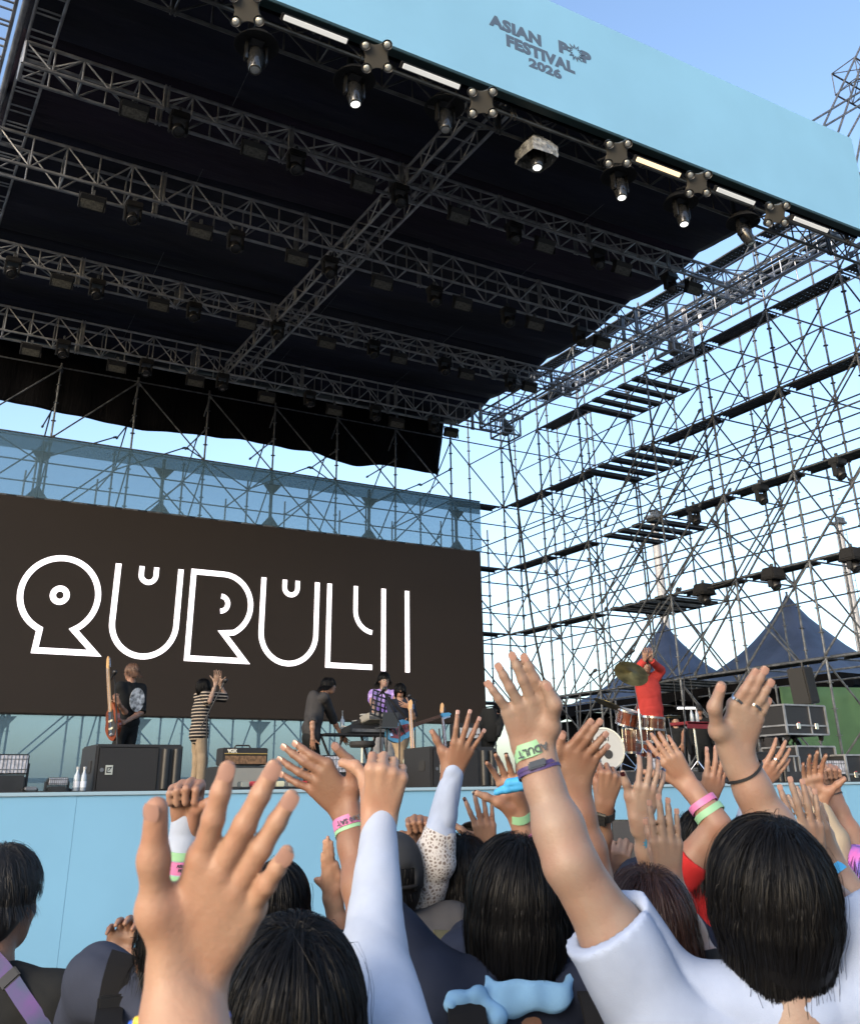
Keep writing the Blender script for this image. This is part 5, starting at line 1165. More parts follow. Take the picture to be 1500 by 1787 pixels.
t, inf = cperson('person in beige with a pink and blue cap, small fist raised at the right edge', head_at(1488, 1478, 3.1), 10, dict(style='short', n=1500, length=.05, w=.003, seed=37, steps=7), c_beige, 1,
    [arm(1, W1, (1492, 1480), fist(W1, 3.3, (-.2, -1), (-.9, -.3), -1, .95), 3.3, 3.2), arm(-1, W2, (1452, 1470), simple_hand(W2, 3.15, (-.05, -1), (1, 0), -1, .95, spread=(8, 2, -3, -9), curl=(10, 14, 10)), 3.15, 3.1, sleeve='long', nails=True)], group=GC)
cap(inf['C'], inf['hax'], inf['s'], t, mat('pink_blue_cap', (.55, .10, .32), .7, var=1, vscale=12, col2=(.05, .12, .50)), mat('pink_brim', (.5, .1, .3), .7))
Wp, Ep = np.array(atD(*W1, 3.3)), np.array(atD(1492, 1480, 3.2)); band(Wp, Ep, .08, .027, .004, w_black, t, name='cord_bracelet')
# ------------------------------------------------------------------ the band and its gear
def onstage(x, y, Y): return np.array(atY(x, y, Y))
m_tolex = mat('black_tolex', (.012, .012, .013), .6, bump=.0015, bscale=180); m_grille = mat('speaker_grille', (.010, .010, .011), .75, bump=.003, bscale=220)
m_gold = mat('gold_piping', (.45, .30, .10), .4, .6); m_diamond = mat('brown_grille_cloth', (.15, .085, .045), .85, var=.5, vscale=30); m_case = mat('flight_case_panel', (.016, .016, .018), .5, bump=.001, bscale=120); m_ledl = mat('pale_led_grid', (.42, .42, .46), .35, var=.35, vscale=24)
m_sun = mat('sunburst_wood', (.13, .028, .008), .18, coat=.8, var=.7, vscale=3); m_bluep = mat('blue_guitar_paint', (.035, .16, .30), .2, coat=.7); m_cream = mat('cream_guitar_paint', (.62, .60, .42), .22, coat=.7); m_maple = mat('maple_neck', (.50, .30, .13), .35, coat=.4); m_rose = mat('rosewood_neck', (.07, .035, .02), .45); m_pg = mat('tortoise_plate', (.12, .015, .015), .25, coat=.5)
m_brass = mat('dark_brass', (.16, .13, .05), .35, .8, var=.5, vscale=6); m_shell = mat('amber_wood_shell', (.09, .022, .009), .2, coat=.8, var=.6, vscale=8); m_skinw = mat('drum_skin', (.33, .34, .34), .5); m_bottle = mat('clear_bottle', (.30, .34, .38), .12, coat=.6); m_label_ = mat('bottle_label', (.6, .62, .66), .5)
c_stripe = cloth('striped_cotton', (.40, .33, .26)); t_ = c_stripe.node_tree; b_ = t_.nodes['Principled BSDF']
tc_ = t_.nodes.new('ShaderNodeTexCoord'); sx_ = t_.nodes.new('ShaderNodeSeparateXYZ'); t_.links.new(tc_.outputs['Object'], sx_.inputs[0]); mt_ = t_.nodes.new('ShaderNodeMath'); mt_.operation = 'MULTIPLY'; mt_.inputs[1].default_value = 22; t_.links.new(sx_.outputs[2], mt_.inputs[0])
fr_ = t_.nodes.new('ShaderNodeMath'); fr_.operation = 'FRACT'; t_.links.new(mt_.outputs[0], fr_.inputs[0]); gt_ = t_.nodes.new('ShaderNodeMath'); gt_.operation = 'GREATER_THAN'; gt_.inputs[1].default_value = .68; t_.links.new(fr_.outputs[0], gt_.inputs[0])
mx_ = t_.nodes.new('ShaderNodeMix'); mx_.data_type = 'RGBA'; mx_.inputs[6].default_value = (.014, .013, .014, 1); mx_.inputs[7].default_value = (.36, .30, .24, 1); t_.links.new(gt_.outputs[0], mx_.inputs[0]); t_.links.new(mx_.outputs[2], b_.inputs['Base Color'])
c_khaki = cloth('khaki_trousers', (.28, .21, .14)); c_purple = cloth('purple_tie_dye', (.20, .12, .42), var=1, col2=(.42, .32, .55)); c_navyb = cloth('navy_shirt', (.014, .018, .030)); c_redb = cloth('red_shirt', (.34, .035, .03)); c_rust = cloth('rust_trousers', (.22, .09, .03)); c_pale = cloth('pale_grey_trousers', (.30, .29, .28))
GB = 'band and crew on the stage'
def barm(side, W, E, Y, hand, YE=None, **k):
    d = dict(side=side, W=onstage(*W, Y), E=onstage(*E, YE or Y), hand=hand, v=.0065, ks=1.0, fr=1); d.update(k); return d
def bhand(W, Y, up, tdir, back=1, **k):
    Wp = onstage(*W, Y); u = nv(_r*up[0]-_u*up[1]); x = _r*tdir[0]-_u*tdir[1]; x = nv(x-u*(x @ u)); z = np.cross(x, u); z = z if (z @ -nv(ray(*W)))*back > 0 else -z
    return chains_local(Wp, x, u, z, 1.05, **k)
def feet_at(C, face, sp=.11, Y=None): a = R(face); X = np.array([math.cos(a), -math.sin(a), 0]); return [np.array([C[0], C[1], DZ+.07])-X*sp, np.array([C[0], C[1], DZ+.07])+X*sp]
HB = dict(n=1500, w=.007, steps=8)
def hb(**k): d = dict(HB); d.update(k); return d
# guitarist seen from behind, far left
C = onstage(229, 1173, 13.6); inf = person('person with bleached hair seen from behind, black t-shirt, holding an upright guitar', C, -22, hb(style='short', length=.10, seed=41, mat=m_bleach, vol=.014, zend=(.0, -.11)), c_blackc, 1,
    [barm(-1, (207, 1228), (222, 1248), 13.3, bhand((207, 1228), 13.3, (-.5, -1), (-.3, -.5), 1, curl=(50, 60, 40)), 13.5, sleeve='half'), barm(1, (215, 1262), (246, 1244), 13.2, bhand((215, 1262), 13.2, (-1, .2), (-.4, -.6), 1, curl=(40, 50, 30)), 13.5, sleeve='half')], feet=feet_at(C, -22), group=GB, hv=.008, sv=.014, bv=.018, trouser=c_blackc, wr=(.004, 40), loose=1.12)
t, I = inf
gp = I['CH']-I['F']*.165-I['U']*.02; m = MB(); m.prism([(.115*math.cos(a), .15*math.sin(a)) for a in np.linspace(0, 2*math.pi, 28)[:-1]], I['X'], (0, 0, 1), gp, I['F'], .006); m.build('shirt_print', mat('white_shirt_print', (.6, .6, .6), .7, var=.9, vscale=16, col2=(.02, .02, .02)), t)
def guitar(base, up, face, L, bodymat, neckmat, label, kind='guitar', plate=None, head=None, bass=False):
    """base: bottom of the body, up: along the neck, face: out of the front"""
    up = nv(up); face = nv(np.array(face)-up*(np.array(face) @ up)); X = np.cross(up, face); B = np.array(base, float); t = empty(kind, tuple(B), label, 'guitar')
    bl = .44; out_ = []
    for i in range(44):
        a = 2*math.pi*i/44; y = .5-.5*math.cos(a if a <= math.pi else 2*math.pi-a); sgn = 1 if a <= math.pi else -1
        w_ = .165*math.sin(math.pi*min(1, y*1.02))**.55*(1-.20*math.exp(-((y-.56)/.13)**2))*(1-.18*(y > .6)*(y-.6)/.4)
        yy = y*bl+(.05*max(0, (y-.78)/.22)**1.0*(1 if sgn > 0 else .2) if y > .78 else 0)
        out_.append((sgn*w_, yy))
    MB().prism(out_, X, up, B, face, .045).build('body', bodymat, t, bevel=.006)
    nk = MB(); n0, n1 = bl*.80, L-.14
    nk.prism([(-.028, n0), (.028, n0), (.021, n1), (-.021, n1)], X, up, B+face*.032, face, .022); nk.build('neck', neckmat, t, bevel=.003)
    MB().prism([(-.024, n1), (.022, n1), (.03, n1+.05), (.042, n1+.13), (.02, n1+.17), (-.01, n1+.14), (-.03, n1+.04)], X, up, B+face*.028, face, .016).build('headstock', head or neckmat, t, bevel=.002)
    pg = MB(); pg.prism([(-.08, bl*.2), (.05, bl*.12), (.10, bl*.35), (.06, bl*.62), (.05, bl*.85), (-.05, bl*.85), (-.06, bl*.5)], X, up, B+face*.025, face, .004); pg.build('pickguard', plate or m_black, t)
    s_ = MB()
    for k in range(4 if bass else 6): u = (k-(1.5 if bass else 2.5))*.0075; s_.tube(tuple(B+X*u+up*bl*.18+face*.046), tuple(B+X*u+up*(n1+.02)+face*.046), .0012, 4)
    s_.box(tuple(B+up*bl*.17+face*.036), (.08, .02, .03), Matrix((Vector(X), Vector(face), Vector(up))).transposed() @ Matrix.Identity(3)); s_.build('strings', m_chrome, t)
    p_ = MB()
    for k in (.34, .55): p_.prism([(-.04, bl*k-.012), (.04, bl*k-.012), (.04, bl*k+.012), (-.04, bl*k+.012)], X, up, B+face*.033, face, .014)
    p_.build('pickup', m_cream if plate is None else m_black, t)
    tn = MB()
    for k in range(4 if bass else 6): q = B+X*(.045)+up*(n1+.03+k*.02)+face*.03; tn.tube(tuple(q-X*.02), tuple(q+X*.012), .006, 6)
    tn.build('tuning_peg', m_chrome, t); return t
b0 = onstage(199, 1293, 13.15); guitar(b0, onstage(192, 1170, 13.25)-b0, (-.9, -.3, 0), 1.02, m_sun, m_maple, 'sunburst electric guitar held upright by the person seen from behind')
# striped t-shirt, clapping high
C = onstage(356, 1197, 14.6); a_ = barm(-1, (377, 1192), (366, 1224), 14.35, bhand((377, 1192), 14.35, (.05, -1), (-.5, -.3), 1, curl=(4, 6, 4)), 14.35, sleeve='half'); b_ = barm(1, (383, 1192), (394, 1218), 14.5, bhand((383, 1192), 14.5, (-.05, -1), (.5, -.3), -1, curl=(4, 6, 4)), 14.5, sleeve='half')
person('person in a striped t-shirt and khaki trousers clapping above the head', C, 88, hb(style='bob', length=.28, seed=43, vol=.012, inward=.04, taper=.3, zend=(-.09, -.13)), c_stripe, 3, [a_, b_], feet=feet_at(C, 88, .13), group=GB, hv=.008, sv=.014, bv=.018, trouser=c_khaki, tilt=(8, 0), wr=(.005, 36), loose=1.15, tail=.06)
# bending over the keyboards
C = onstage(574, 1197, 13.7); pv = onstage(541, 1283, 13.7)
person('person with black hair in a charcoal t-shirt bending to the keyboard table', C, 95, hb(style='short', length=.12, seed=45, vol=.018, zend=(.0, -.10)), c_charc, 1,
    [barm(-1, (545, 1290), (545, 1262), 13.5, bhand((545, 1290), 13.5, (.05, 1), (1, .2), 1, curl=(14, 20, 14)), sleeve='half'), barm(1, (596, 1284), (582, 1258), 13.9, bhand((596, 1284), 13.9, (.6, .8), (-.5, .5), 1, curl=(12, 18, 14)), sleeve='half')], feet=[onstage(535, 1372, 13.7)*[1, 1, 0]+[0, 0, DZ+.07], onstage(552, 1372, 13.9)*[1, 1, 0]+[0, 0, DZ+.07]], group=GB, hv=.008, sv=.014, bv=.018, trouser=c_blackc, pelv=pv, s=1.0, lean=-30, wr=(.004, 40), loose=1.1)
# purple tie-dye
C = onstage(670, 1187, 14.6); t, I = person('person with glasses in a purple tie-dye t-shirt behind the keyboards', C, 190, hb(style='short', length=.12, seed=47, vol=.016, zend=(.0, -.10)), c_purple, 3,
    [barm(1, (652, 1243), (649, 1222), 14.4, bhand((652, 1243), 14.4, (.3, 1), (1, .2), 1, curl=(20, 30, 20)), 14.5, sleeve='half'), barm(-1, (690, 1235), (690, 1218), 14.4, bhand((690, 1235), 14.4, (.0, 1), (-1, .2), 1), 14.5, sleeve='half')], feet=feet_at(C, 190), group=GB, hv=.008, sv=.014, bv=.018, trouser=c_pale, wr=(.004, 40), loose=1.1)
def glasses(I, t):
    C, (hX, hf, hZ), s = I['C'], I['hax'], I['s']; m = MB()
    for e in (-1, 1):
        m.poly([C+(hX*(e*.032+.022*math.cos(a))+hf*.098+hZ*(.004+.018*math.sin(a)))*s for a in np.linspace(0, 2*math.pi, 17)], .0022, 5); m.poly([C+(hX*e*.055+hf*.096+hZ*.006)*s, C+(hX*e*.080+hf*.02+hZ*.006)*s], .002, 5)
    m.poly([C+(-hX*.011+hf*.10+hZ*.008)*s, C+(hX*.011+hf*.10+hZ*.008)*s], .002, 5); m.build('glasses', m_black, t)
glasses(I, t)
# guitarist in front
C = onstage(698, 1205, 13.0); t, I = person('person with glasses and shaggy hair in a navy shirt, playing a blue guitar', C, 203, hb(style='bob', length=.2, seed=49, vol=.020, taper=.35, zend=(-.05, -.12)), c_navyb, 1,
    [barm(1, (700, 1266), (685, 1250), 12.75, bhand((700, 1266), 12.75, (1, -.1), (.4, -1), -1, curl=(20, 30, 20)), 12.95, sleeve='half'), barm(-1, (716, 1234), (722, 1252), 12.8, bhand((716, 1234), 12.8, (-1, -.3), (-.3, -1), 1, curl=(14, 20, 14)), 12.9, sleeve='half')], feet=[onstage(683, 1372, 12.95)*[1, 1, 0]+[0, 0, DZ+.07], onstage(714, 1372, 12.9)*[1, 1, 0]+[0, 0, DZ+.07]], group=GB, hv=.008, sv=.014, bv=.018, trouser=c_khaki, wr=(.004, 40), loose=1.12)
glasses(I, t)
b0 = onstage(672, 1284, 12.7); guitar(b0, onstage(770, 1250, 12.6)-b0, (-.45, -.85, .1), 1.02, m_bluep, m_rose, 'blue electric guitar slung on the person in the navy shirt', plate=m_pg, head=m_bluep)
s_ = MB(); s_.poly([onstage(672, 1205, 12.95)+np.array((0, 0, -.05)), onstage(690, 1232, 12.78), onstage(716, 1262, 12.7)], .018, 6); s_.build('guitar_strap', c_web, t)
# bowing figure in black by the amplifier
C = onstage(868, 1243, 14.2); person('person in a black suit bowing low beside the screen edge', C, 60, hb(style='short', length=.07, seed=51), c_blackc, 1, [], feet=[onstage(838, 1372, 14.3)*[1, 1, 0]+[0, 0, DZ+.07], onstage(850, 1372, 14.3)*[1, 1, 0]+[0, 0, DZ+.07]], group=GB, hv=.009, sv=.014, bv=.018, trouser=c_blackc, pelv=onstage(845, 1285, 14.4), lean=-52, tilt=(-45, 0), s=.98)
# riser and drummer
RZ = DZ+.20
tag(MB().box((11.2, 12.3, DZ+.095), (3.6, 2.6, .19)).build('drum_riser', m_deck), 'low black drum riser under the drum kit', 'riser')
C = onstage(1127, 1163, 11.9); a_ = barm(1, (1124, 1152), (1105, 1176), 11.6, bhand((1124, 1152), 11.6, (.1, -1), (.6, -.3), 1, curl=(6, 10, 8)), 11.8, sleeve='long'); b_ = barm(-1, (1135, 1152), (1153, 1170), 11.6, bhand((1135, 1152), 11.6, (-.1, -1), (-.6, -.3), 1, curl=(6, 10, 8)), 11.8, sleeve='long')
person('person in a bright red shirt standing at the drums clapping overhead', C, 205, hb(style='short', length=.06, seed=53), c_redb, 1, [a_, b_], feet=[q+np.array((0, 0, .2)) for q in feet_at(C, 205)], group=GB, hv=.008, sv=.014, bv=.018, trouser=c_rust, wr=(.007, 30), loose=1.3, belly=1.15, tail=.12)
# crew in the dark
C = onstage(1178, 1258, 14.6); person('person in a black t-shirt standing in the shade behind the drums', C, 215, hb(style='short', length=.05, seed=55), c_blackc, 1, [barm(1, (1190, 1300), (1192, 1275), 14.3, bhand((1190, 1300), 14.3, (.1, 1), (-1, 0), 1), 14.5, sleeve='half')], feet=feet_at(C, 215), group=GB, hv=.01, sv=.016, bv=.02, trouser=c_blackc, s=.88)
C = onstage(1219, 1240, 15.2); t, I = person('person in a black cap standing beside the red-topped table', C, 215, hb(style='short', length=.04, seed=57, n=400), c_blackc, 1, [], feet=feet_at(C, 215), group=GB, hv=.01, sv=.016, bv=.02, trouser=c_blackc, s=.96); cap(I['C'], I['hax'], I['s'], t, c_cap, c_cap)
C = onstage(1336, 1270, 15.0); person('person in dark clothes in the shadow behind the flight cases', C, 235, hb(style='short', length=.05, seed=59), c_charc, 1, [], feet=feet_at(C, 235), group=GB, hv=.01, sv=.016, bv=.02, trouser=c_blackc, s=.85)
# ---- boxes
def span(x0, x1, Y): return atY(x0, 1380, Y).x, atY(x1, 1380, Y).x
def zat(x, y, Y): return atY(x, y, Y).z
def speaker(x0, x1, yt, Y, dep, label, logo=False, group=None, split=.72, z0=DZ, rz=0):
    X0, X1 = span(x0, x1, Y); zt = zat((x0+x1)/2, yt, Y); w = X1-X0; h = zt-z0; t = empty('speaker', ((X0+X1)/2, Y, z0), label, 'speaker', group)
    MB().box(((X0+X1)/2, Y+dep/2, z0+h/2), (w, dep, h)).build('cabinet', m_tolex, t, bevel=.015)
    MB().box((X0+w*split/2+.01, Y-.006, z0+h/2), (w*split-.03, .012, h-.05)).build('grille', m_grille, t, bevel=.006)
    hn = MB(); xx = X0+w*split+.02
    for k in range(2):
        ww = w*(1-split)/2-.02; hn.lathe([(.0, 0), (ww*.42, 0), (ww*.42, h-.08), (0, h-.08)], (xx+ww/2+k*(ww+.01), Y-.002, z0+.04), (0, 0, 1), n=14)
    hn.build('port_column', m_black, t, auto=40)
    bd = MB(); hnd = bd.box((X0-.004, Y+dep*.3, z0+h*.55), (.01, .12, .10)); bd.build('handle', m_rub, t)
    if logo:
        MB().box((X0+w*.16, Y-.016, z0+h*.48), (.065, .006, .08)).build('badge', mat('silver_badge', (.5, .5, .45), .3, .5), t)
        MB().strip([(-.018, .022), (-.018, -.022), (.018, -.022)], .008, (X0+w*.16, Y-.021, z0+h*.48), (1, 0, 0), (0, 0, 1), (0, -1, 0), .003).strip([(-.014, .018), (.018, .022), (-.004, -.006)], .007, (X0+w*.16, Y-.021, z0+h*.48), (1, 0, 0), (0, 0, 1), (0, -1, 0), .003).build('badge_mark', m_black, t)
        MB().lathe([(.012, 0), (.018, .004), (.018, .008), (.012, .008)], (X0+w*.08, Y-.012, z0+h*.48), (0, -1, 0), n=14).build('socket', m_steel, t)
    return t
speaker(160, 314, 1299, 9.62, .62, 'big black low speaker cabinet at the stage edge, left end', True, 'low speaker cabinets along the stage edge')
speaker(752, 868, 1303, 9.7, .62, 'big black low speaker cabinet at the stage edge, centre', True, 'low speaker cabinets along the stage edge')
speaker(1308, 1378, 1312, 9.8, .6, 'big black low speaker cabinet at the stage edge, right', True, 'low speaker cabinets along the stage edge')
speaker(588, 664, 1332, 10.4, .5, 'low black wedge-like cabinet in front of the keyboards', group='low speaker cabinets along the stage edge')
def strobe(x0, x1, yt, yb, Y, label, grp='led floor lights along the stage edge', tiltd=35):
    X0, X1 = span(x0, x1, Y); w = X1-X0; zt, zb = zat((x0+x1)/2, yt, Y), zat((x0+x1)/2, yb, Y); h = zt-zb; cx = (X0+X1)/2; t = empty('floor_light', (cx, Y, DZ), label, 'stage light', grp)
    MB().box((cx, Y+.05, (zt+zb)/2), (w, .10, h)).build('housing', m_black, t, bevel=.01)
    MB().box((cx, Y-.004, (zt+zb)/2), (w*.92, .012, h*.86)).build('lamp_face', m_ledl, t, bevel=.003)
    f_ = MB()
    for k in (-.25, .25): f_.box((cx, Y-.012, (zt+zb)/2+k*h), (w*.92, .006, .006))
    for k in range(9): f_.box((cx-w*.46+w*.92*(k+.5)/9, Y-.012, (zt+zb)/2), (.004, .005, h*.86))
    f_.build('grid', m_steel, t)
    MB().box((cx, Y+.10, (zb+DZ)/2), (w*.92, .26, max(zb-DZ-.01, .03))).build('base', m_black, t, bevel=.015)
    y_ = MB(); 
    for e in (-1, 1): y_.box((cx+e*(w/2+.008), Y+.06, (zt+DZ)/2-h*.15), (.014, .06, (zt-DZ)*.7))
    y_.build('yoke_arm', m_dark, t)
strobe(-22, 44, 1316, 1352, 9.6, 'large led floor light at the far left of the stage edge'); strobe(82, 118, 1357, 1371, 9.55, 'small led floor light left of the water bottles'); strobe(42, 64, 1373, 1380, 9.5, 'tiny low led bar at the far left stage edge')
for i, (x0, x1, yt) in enumerate(((1008, 1054, 1322), (1133, 1178, 1322), (1440, 1482, 1326))): strobe(x0, x1, yt, yt+27, 9.9, '%s pale led floor light on the right half of the stage edge' % ('left', 'middle', 'right')[i])
strobe(563, 616, 1318, 1350, 10.3, 'pale led floor light below the bending person')
for i, x in enumerate((131, 143)):
    p = atY(x, 1385, 9.6); t = empty('water_bottle', (p.x, 9.6, DZ), ('left' if i == 0 else 'right')+' clear water bottle beside the left speaker cabinet', 'bottle')
    MB().lathe([(.024, 0), (.028, .01), (.028, .13), (.024, .16), (.012, .185), (.011, .21)], (p.x, 9.6, DZ), n=14).build('bottle_body', m_bottle, t, auto=40)
    MB().lathe([(.015, 0), (.015, .02), (.013, .022)], (p.x, 9.6, DZ+.208), n=12).build('cap', m_skinw, t); MB().lathe([(.0288, 0), (.0288, .05)], (p.x, 9.6, DZ+.06), n=14, close=False).build('label', m_label_, t)
# combo amplifier with diamond cloth
def amp():
    Y = 11.6; X0, X1 = span(386, 465, Y); w = X1-X0; z0 = DZ+.30; zt = zat(425, 1305, Y); zm = z0+(zt-z0)*.62; cx = (X0+X1)/2; t = empty('guitar_amplifier', (cx, Y, z0), 'combo amplifier with brown diamond grille and black top panel', 'amplifier')
    MB().box((cx, Y+.14, (z0+zt)/2), (w, .26, zt-z0)).build('cabinet', m_tolex, t, bevel=.012)
    MB().box((cx, Y+.004, (z0+zm)/2), (w-.05, .014, zm-z0-.03)).build('grille_cloth', m_diamond, t)
    MB().box((cx, Y-.0, zm+.008), (w-.03, .02, .010)).build('piping', m_gold, t); text('VOX', .050, X0+.05, zm+.020, Y+.002, 'lettering', t, mat('badge_white', (.6, .58, .5), .4), bold=.003)
    MB().poly([(cx-.1, Y+.14, zt), (cx-.08, Y+.14, zt+.03), (cx+.08, Y+.14, zt+.03), (cx+.1, Y+.14, zt)], .01, 6).build('handle', m_rub, t)
    c = empty('speaker', (cx, Y, DZ), 'low cabinet with silver grille under the combo amplifier', 'speaker'); MB().box((cx, Y+.2, DZ+.15), (w+.1, .5, .28)).build('cabinet', m_tolex, c, bevel=.012); MB().box((cx, Y-.055, DZ+.17), (w+.04, .014, .2)).build('grille', mat('silver_grille', (.22, .22, .20), .7, bump=.003, bscale=160), c)
    pb = empty('pedal_board', (cx+.05, 10.7, DZ), 'low pedal board with red and silver pedals below the amplifier', 'pedal board'); MB().box((cx+.05, 10.7, DZ+.03), (1.0, .35, .05)).build('board', m_black, pb, bevel=.006)
    for k in range(7): MB().box((cx-.36+.135*k, 10.66, DZ+.085), (.09, .13, .055)).build('pedal', [m_chrome, MATS['red_print'], m_black, m_cream][k % 4], pb, bevel=.008)
amp()
t = empty('amplifier_head', (0, 0, 0), 'white-fronted bass amplifier head on the centre cabinet', 'amplifier'); Y = 13.2; X0, X1 = span(803, 842, Y); zt = zat(820, 1262, Y); t.location = (X0, Y, zt-.24)
MB().box(((X0+X1)/2, Y+.14, zt-.12), (X1-X0, .28, .24)).build('case', m_tolex, t, bevel=.012); MB().box(((X0+X1)/2, Y-.004, zt-.14), (X1-X0-.04, .012, .15)).build('front_panel', mat('silver_panel', (.5, .5, .5), .4, .3), t); MB().box(((X0+X1)/2, Y-.013, zt-.05), (X1-X0-.05, .006, .035)).build('black_stripe', m_black, t)
for k in range(4): MB().lathe([(.011, 0), (.009, .016), (0, .017)], (X0+(X1-X0)*(.5+.12*k), Y-.011, zt-.16), (0, -1, 0), n=10, close=False).build('knob', m_black, t)
c = empty('speaker', (X0, Y, DZ), 'tall black bass cabinet under the amplifier head', 'speaker'); MB().box(((X0+X1)/2, Y+.2, (DZ+zt-.245)/2), (X1-X0+.02, .4, zt-.245-DZ)).build('cabinet', m_tolex, c, bevel=.012); MB().box(((X0+X1)/2, Y-.004, (DZ+zt-.245)/2), (X1-X0-.04, .012, zt-.32-DZ)).build('grille', m_grille, c)
# keyboards
def rod(m, a, b, r=.012): m.tube(a, b, r, 8)
def keyboard(x0, x1, y, Y, label, th=.09, dep=.32, keys=True):
    X0, X1 = span(x0, x1, Y); z = zat((x0+x1)/2, y, Y); cx, w = (X0+X1)/2, X1-X0; t = empty('keyboard', (cx, Y, z), label, 'keyboard'); q = Matrix.Rotation(R(-8), 3, 'X')
    MB().box((cx, Y, z), (w, dep, th), q).build('case', m_black if keys else mat('silver_synth', (.35, .34, .31), .4, .3), t, bevel=.012)
    k = MB(); n = int(w/.024)
    for i in range(n): k.box((cx-w*.47+w*.94*(i+.5)/n, Y+dep*.3, z+th/2+.008), (.020, .13, .016))
    k.build('white_keys', m_skinw, t)
    s_ = MB()
    for i in range(10): s_.lathe([(.008, 0), (.008, .014), (0, .016)], (cx-w*.42+w*.84*i/9, Y-dep*.2, z+th/2), n=8, close=False)
    s_.build('knob', m_chrome, t); MB().box((cx, Y-dep/2-.003, z), (w*.9, .004, th*.4)).build('rear_panel', m_steel, t)
keyboard(600, 672, 1276, 13.6, 'long black keyboard on the table behind the guitar player', .11); keyboard(633, 672, 1254, 13.5, 'small silver synthesizer on top of the keyboards', .10, .3, False); keyboard(618, 690, 1264, 13.75, 'black keyboard on the upper tier of the stand', .08)
t = empty('keyboard_stand', (7, 13.6, DZ), 'black folding keyboard stand with crossed legs', 'stand'); m = MB()
for x0, x1 in ((560, 600), (600, 560), (655, 630), (630, 655)): rod(m, atY(x0, 1284, 13.6), atY(x1, 1284, 13.6)*1.0-Vector((0, 0, zat(600, 1284, 13.6)-DZ)), .018)
m.build('leg', m_dark, t); X0, X1 = span(558, 680, 13.6); zz_ = zat(600, 1283, 13.6); MB().box(((X0+X1)/2, 13.6, zz_), (X1-X0, .35, .03)).build('table_top', m_dark, t, bevel=.005)
t = empty('drum_throne', (8, 13.4, DZ), 'black round stool behind the keyboard stand', 'stool'); p = atY(632, 1298, 13.3); MB().lathe([(0, 0), (.17, 0), (.19, .03), (.18, .08), (0, .09)], (p.x, 13.3, p.z-.05), n=20).build('seat', m_rub, t, auto=40); m = MB(); rod(m, (p.x, 13.3, p.z), (p.x, 13.3, DZ+.15), .018)
for k in range(3): a = 2.1*k; rod(m, (p.x, 13.3, DZ+.25), (p.x+.25*math.cos(a), 13.3+.25*math.sin(a), DZ+.01), .012)
m.build('leg', m_chrome, t)
t = empty('laptop', atY(680, 1262, 12.5), 'grey laptop open on a slim stand before the guitar player', 'laptop'); p = atY(681, 1256, 12.5); q = Matrix.Rotation(R(12), 3, 'X'); MB().box(p, (.25, .012, .19), q).build('screen_lid', mat('grey_aluminium', (.10, .11, .12), .35, .6), t, bevel=.004); MB().box(p+Vector((0, .12, -.10)), (.25, .22, .014)).build('keyboard_base', MATS['grey_aluminium'], t, bevel=.003); m = MB(); rod(m, p+Vector((0, .1, -.1)), (p.x, p.y+.1, DZ), .012); m.build('stand_pole', m_dark, t)
t = empty('music_stand', atY(664, 1232, 13.2), 'black perforated music stand before the purple-shirted person', 'stand'); p = atY(664, 1230, 13.2); m = MB(); q = Matrix.Rotation(R(-18), 3, 'X') @ Matrix.Rotation(R(16), 3, 'Y')
for i in range(6):
    m.box(p+q @ Vector((0, 0, -.19+.076*i)), (.30, .006, .022), q)
    if i < 5: m.box(p+q @ Vector((-.14+.056*i*1.25, 0, 0)), (.022, .006, .40), q)
m.build('desk', m_black, t); m = MB(); rod(m, p, (p.x, p.y, DZ), .011); m.build('pole', m_dark, t)
def micstand(x, yb, xb, yt, Y, label, boom=None, mic=True):
    b = atY(x, yb, Y); t = empty('microphone_stand', (b.x, Y, DZ), label, 'stand'); m = MB(); top = atY(xb, yt, Y); rod(m, (b.x, Y, DZ+.02), top, .011)
    m.build('pole', m_dark, t); m = MB()
    for k in range(3): a = 2.1*k+.4; rod(m, (b.x, Y, DZ+.14), (b.x+.28*math.cos(a), Y+.28*math.sin(a), DZ+.012), .009)
    m.build('leg', m_dark, t); e = top
    if boom: m = MB(); e = atY(*boom, Y-.1); a0 = top-(e-top)*.35; rod(m, a0, e, .009); m.build('boom', m_dark, t)
    if mic:
        d = (e-Vector((e.x, e.y+.12, e.z-.05))).normalized(); mm = MB(); mm.lathe([(.010, -.14), (.014, -.05), (.018, -.01), (.026, .015), (.028, .04), (.02, .065), (0, .072)], e, d, n=14, close=False); mm.build('microphone', m_black, t, smooth=True)
    return t
micstand(207, 1372, 203, 1240, 12.6, 'black microphone stand beside the person seen from behind', (199, 1176)); micstand(360, 1372, 361, 1250, 13.6, 'black boom stand before the striped t-shirt', (392, 1190)); micstand(696, 1372, 697, 1262, 12.2, 'black boom stand before the blue guitar', (668, 1205))
micstand(724, 1372, 724, 1222, 14.2, 'thin microphone stand behind the blue guitar', (712, 1217)); micstand(1012, 1372, 1012, 1212, 12.4, 'tall microphone stand left of the drum kit', (1036, 1172)); micstand(1030, 1372, 1030, 1190, 13.0, 'overhead microphone boom left of the red shirt', (1102, 1138)); micstand(1195, 1372, 1193, 1178, 12.6, 'tall T-bar microphone stand right of the red shirt', (1150, 1188))
def gstand(b, top, label):
    t = empty('guitar_stand', tuple(b), label, 'stand'); m = MB(); rod(m, b, top, .012)
    for k in range(3): a = 2.1*k+.9; rod(m, Vector(b)+Vector((0, 0, .25)), (b[0]+.26*math.cos(a), b[1]+.26*math.sin(a), DZ+.01), .011)
    m.build('leg', m_dark, t)
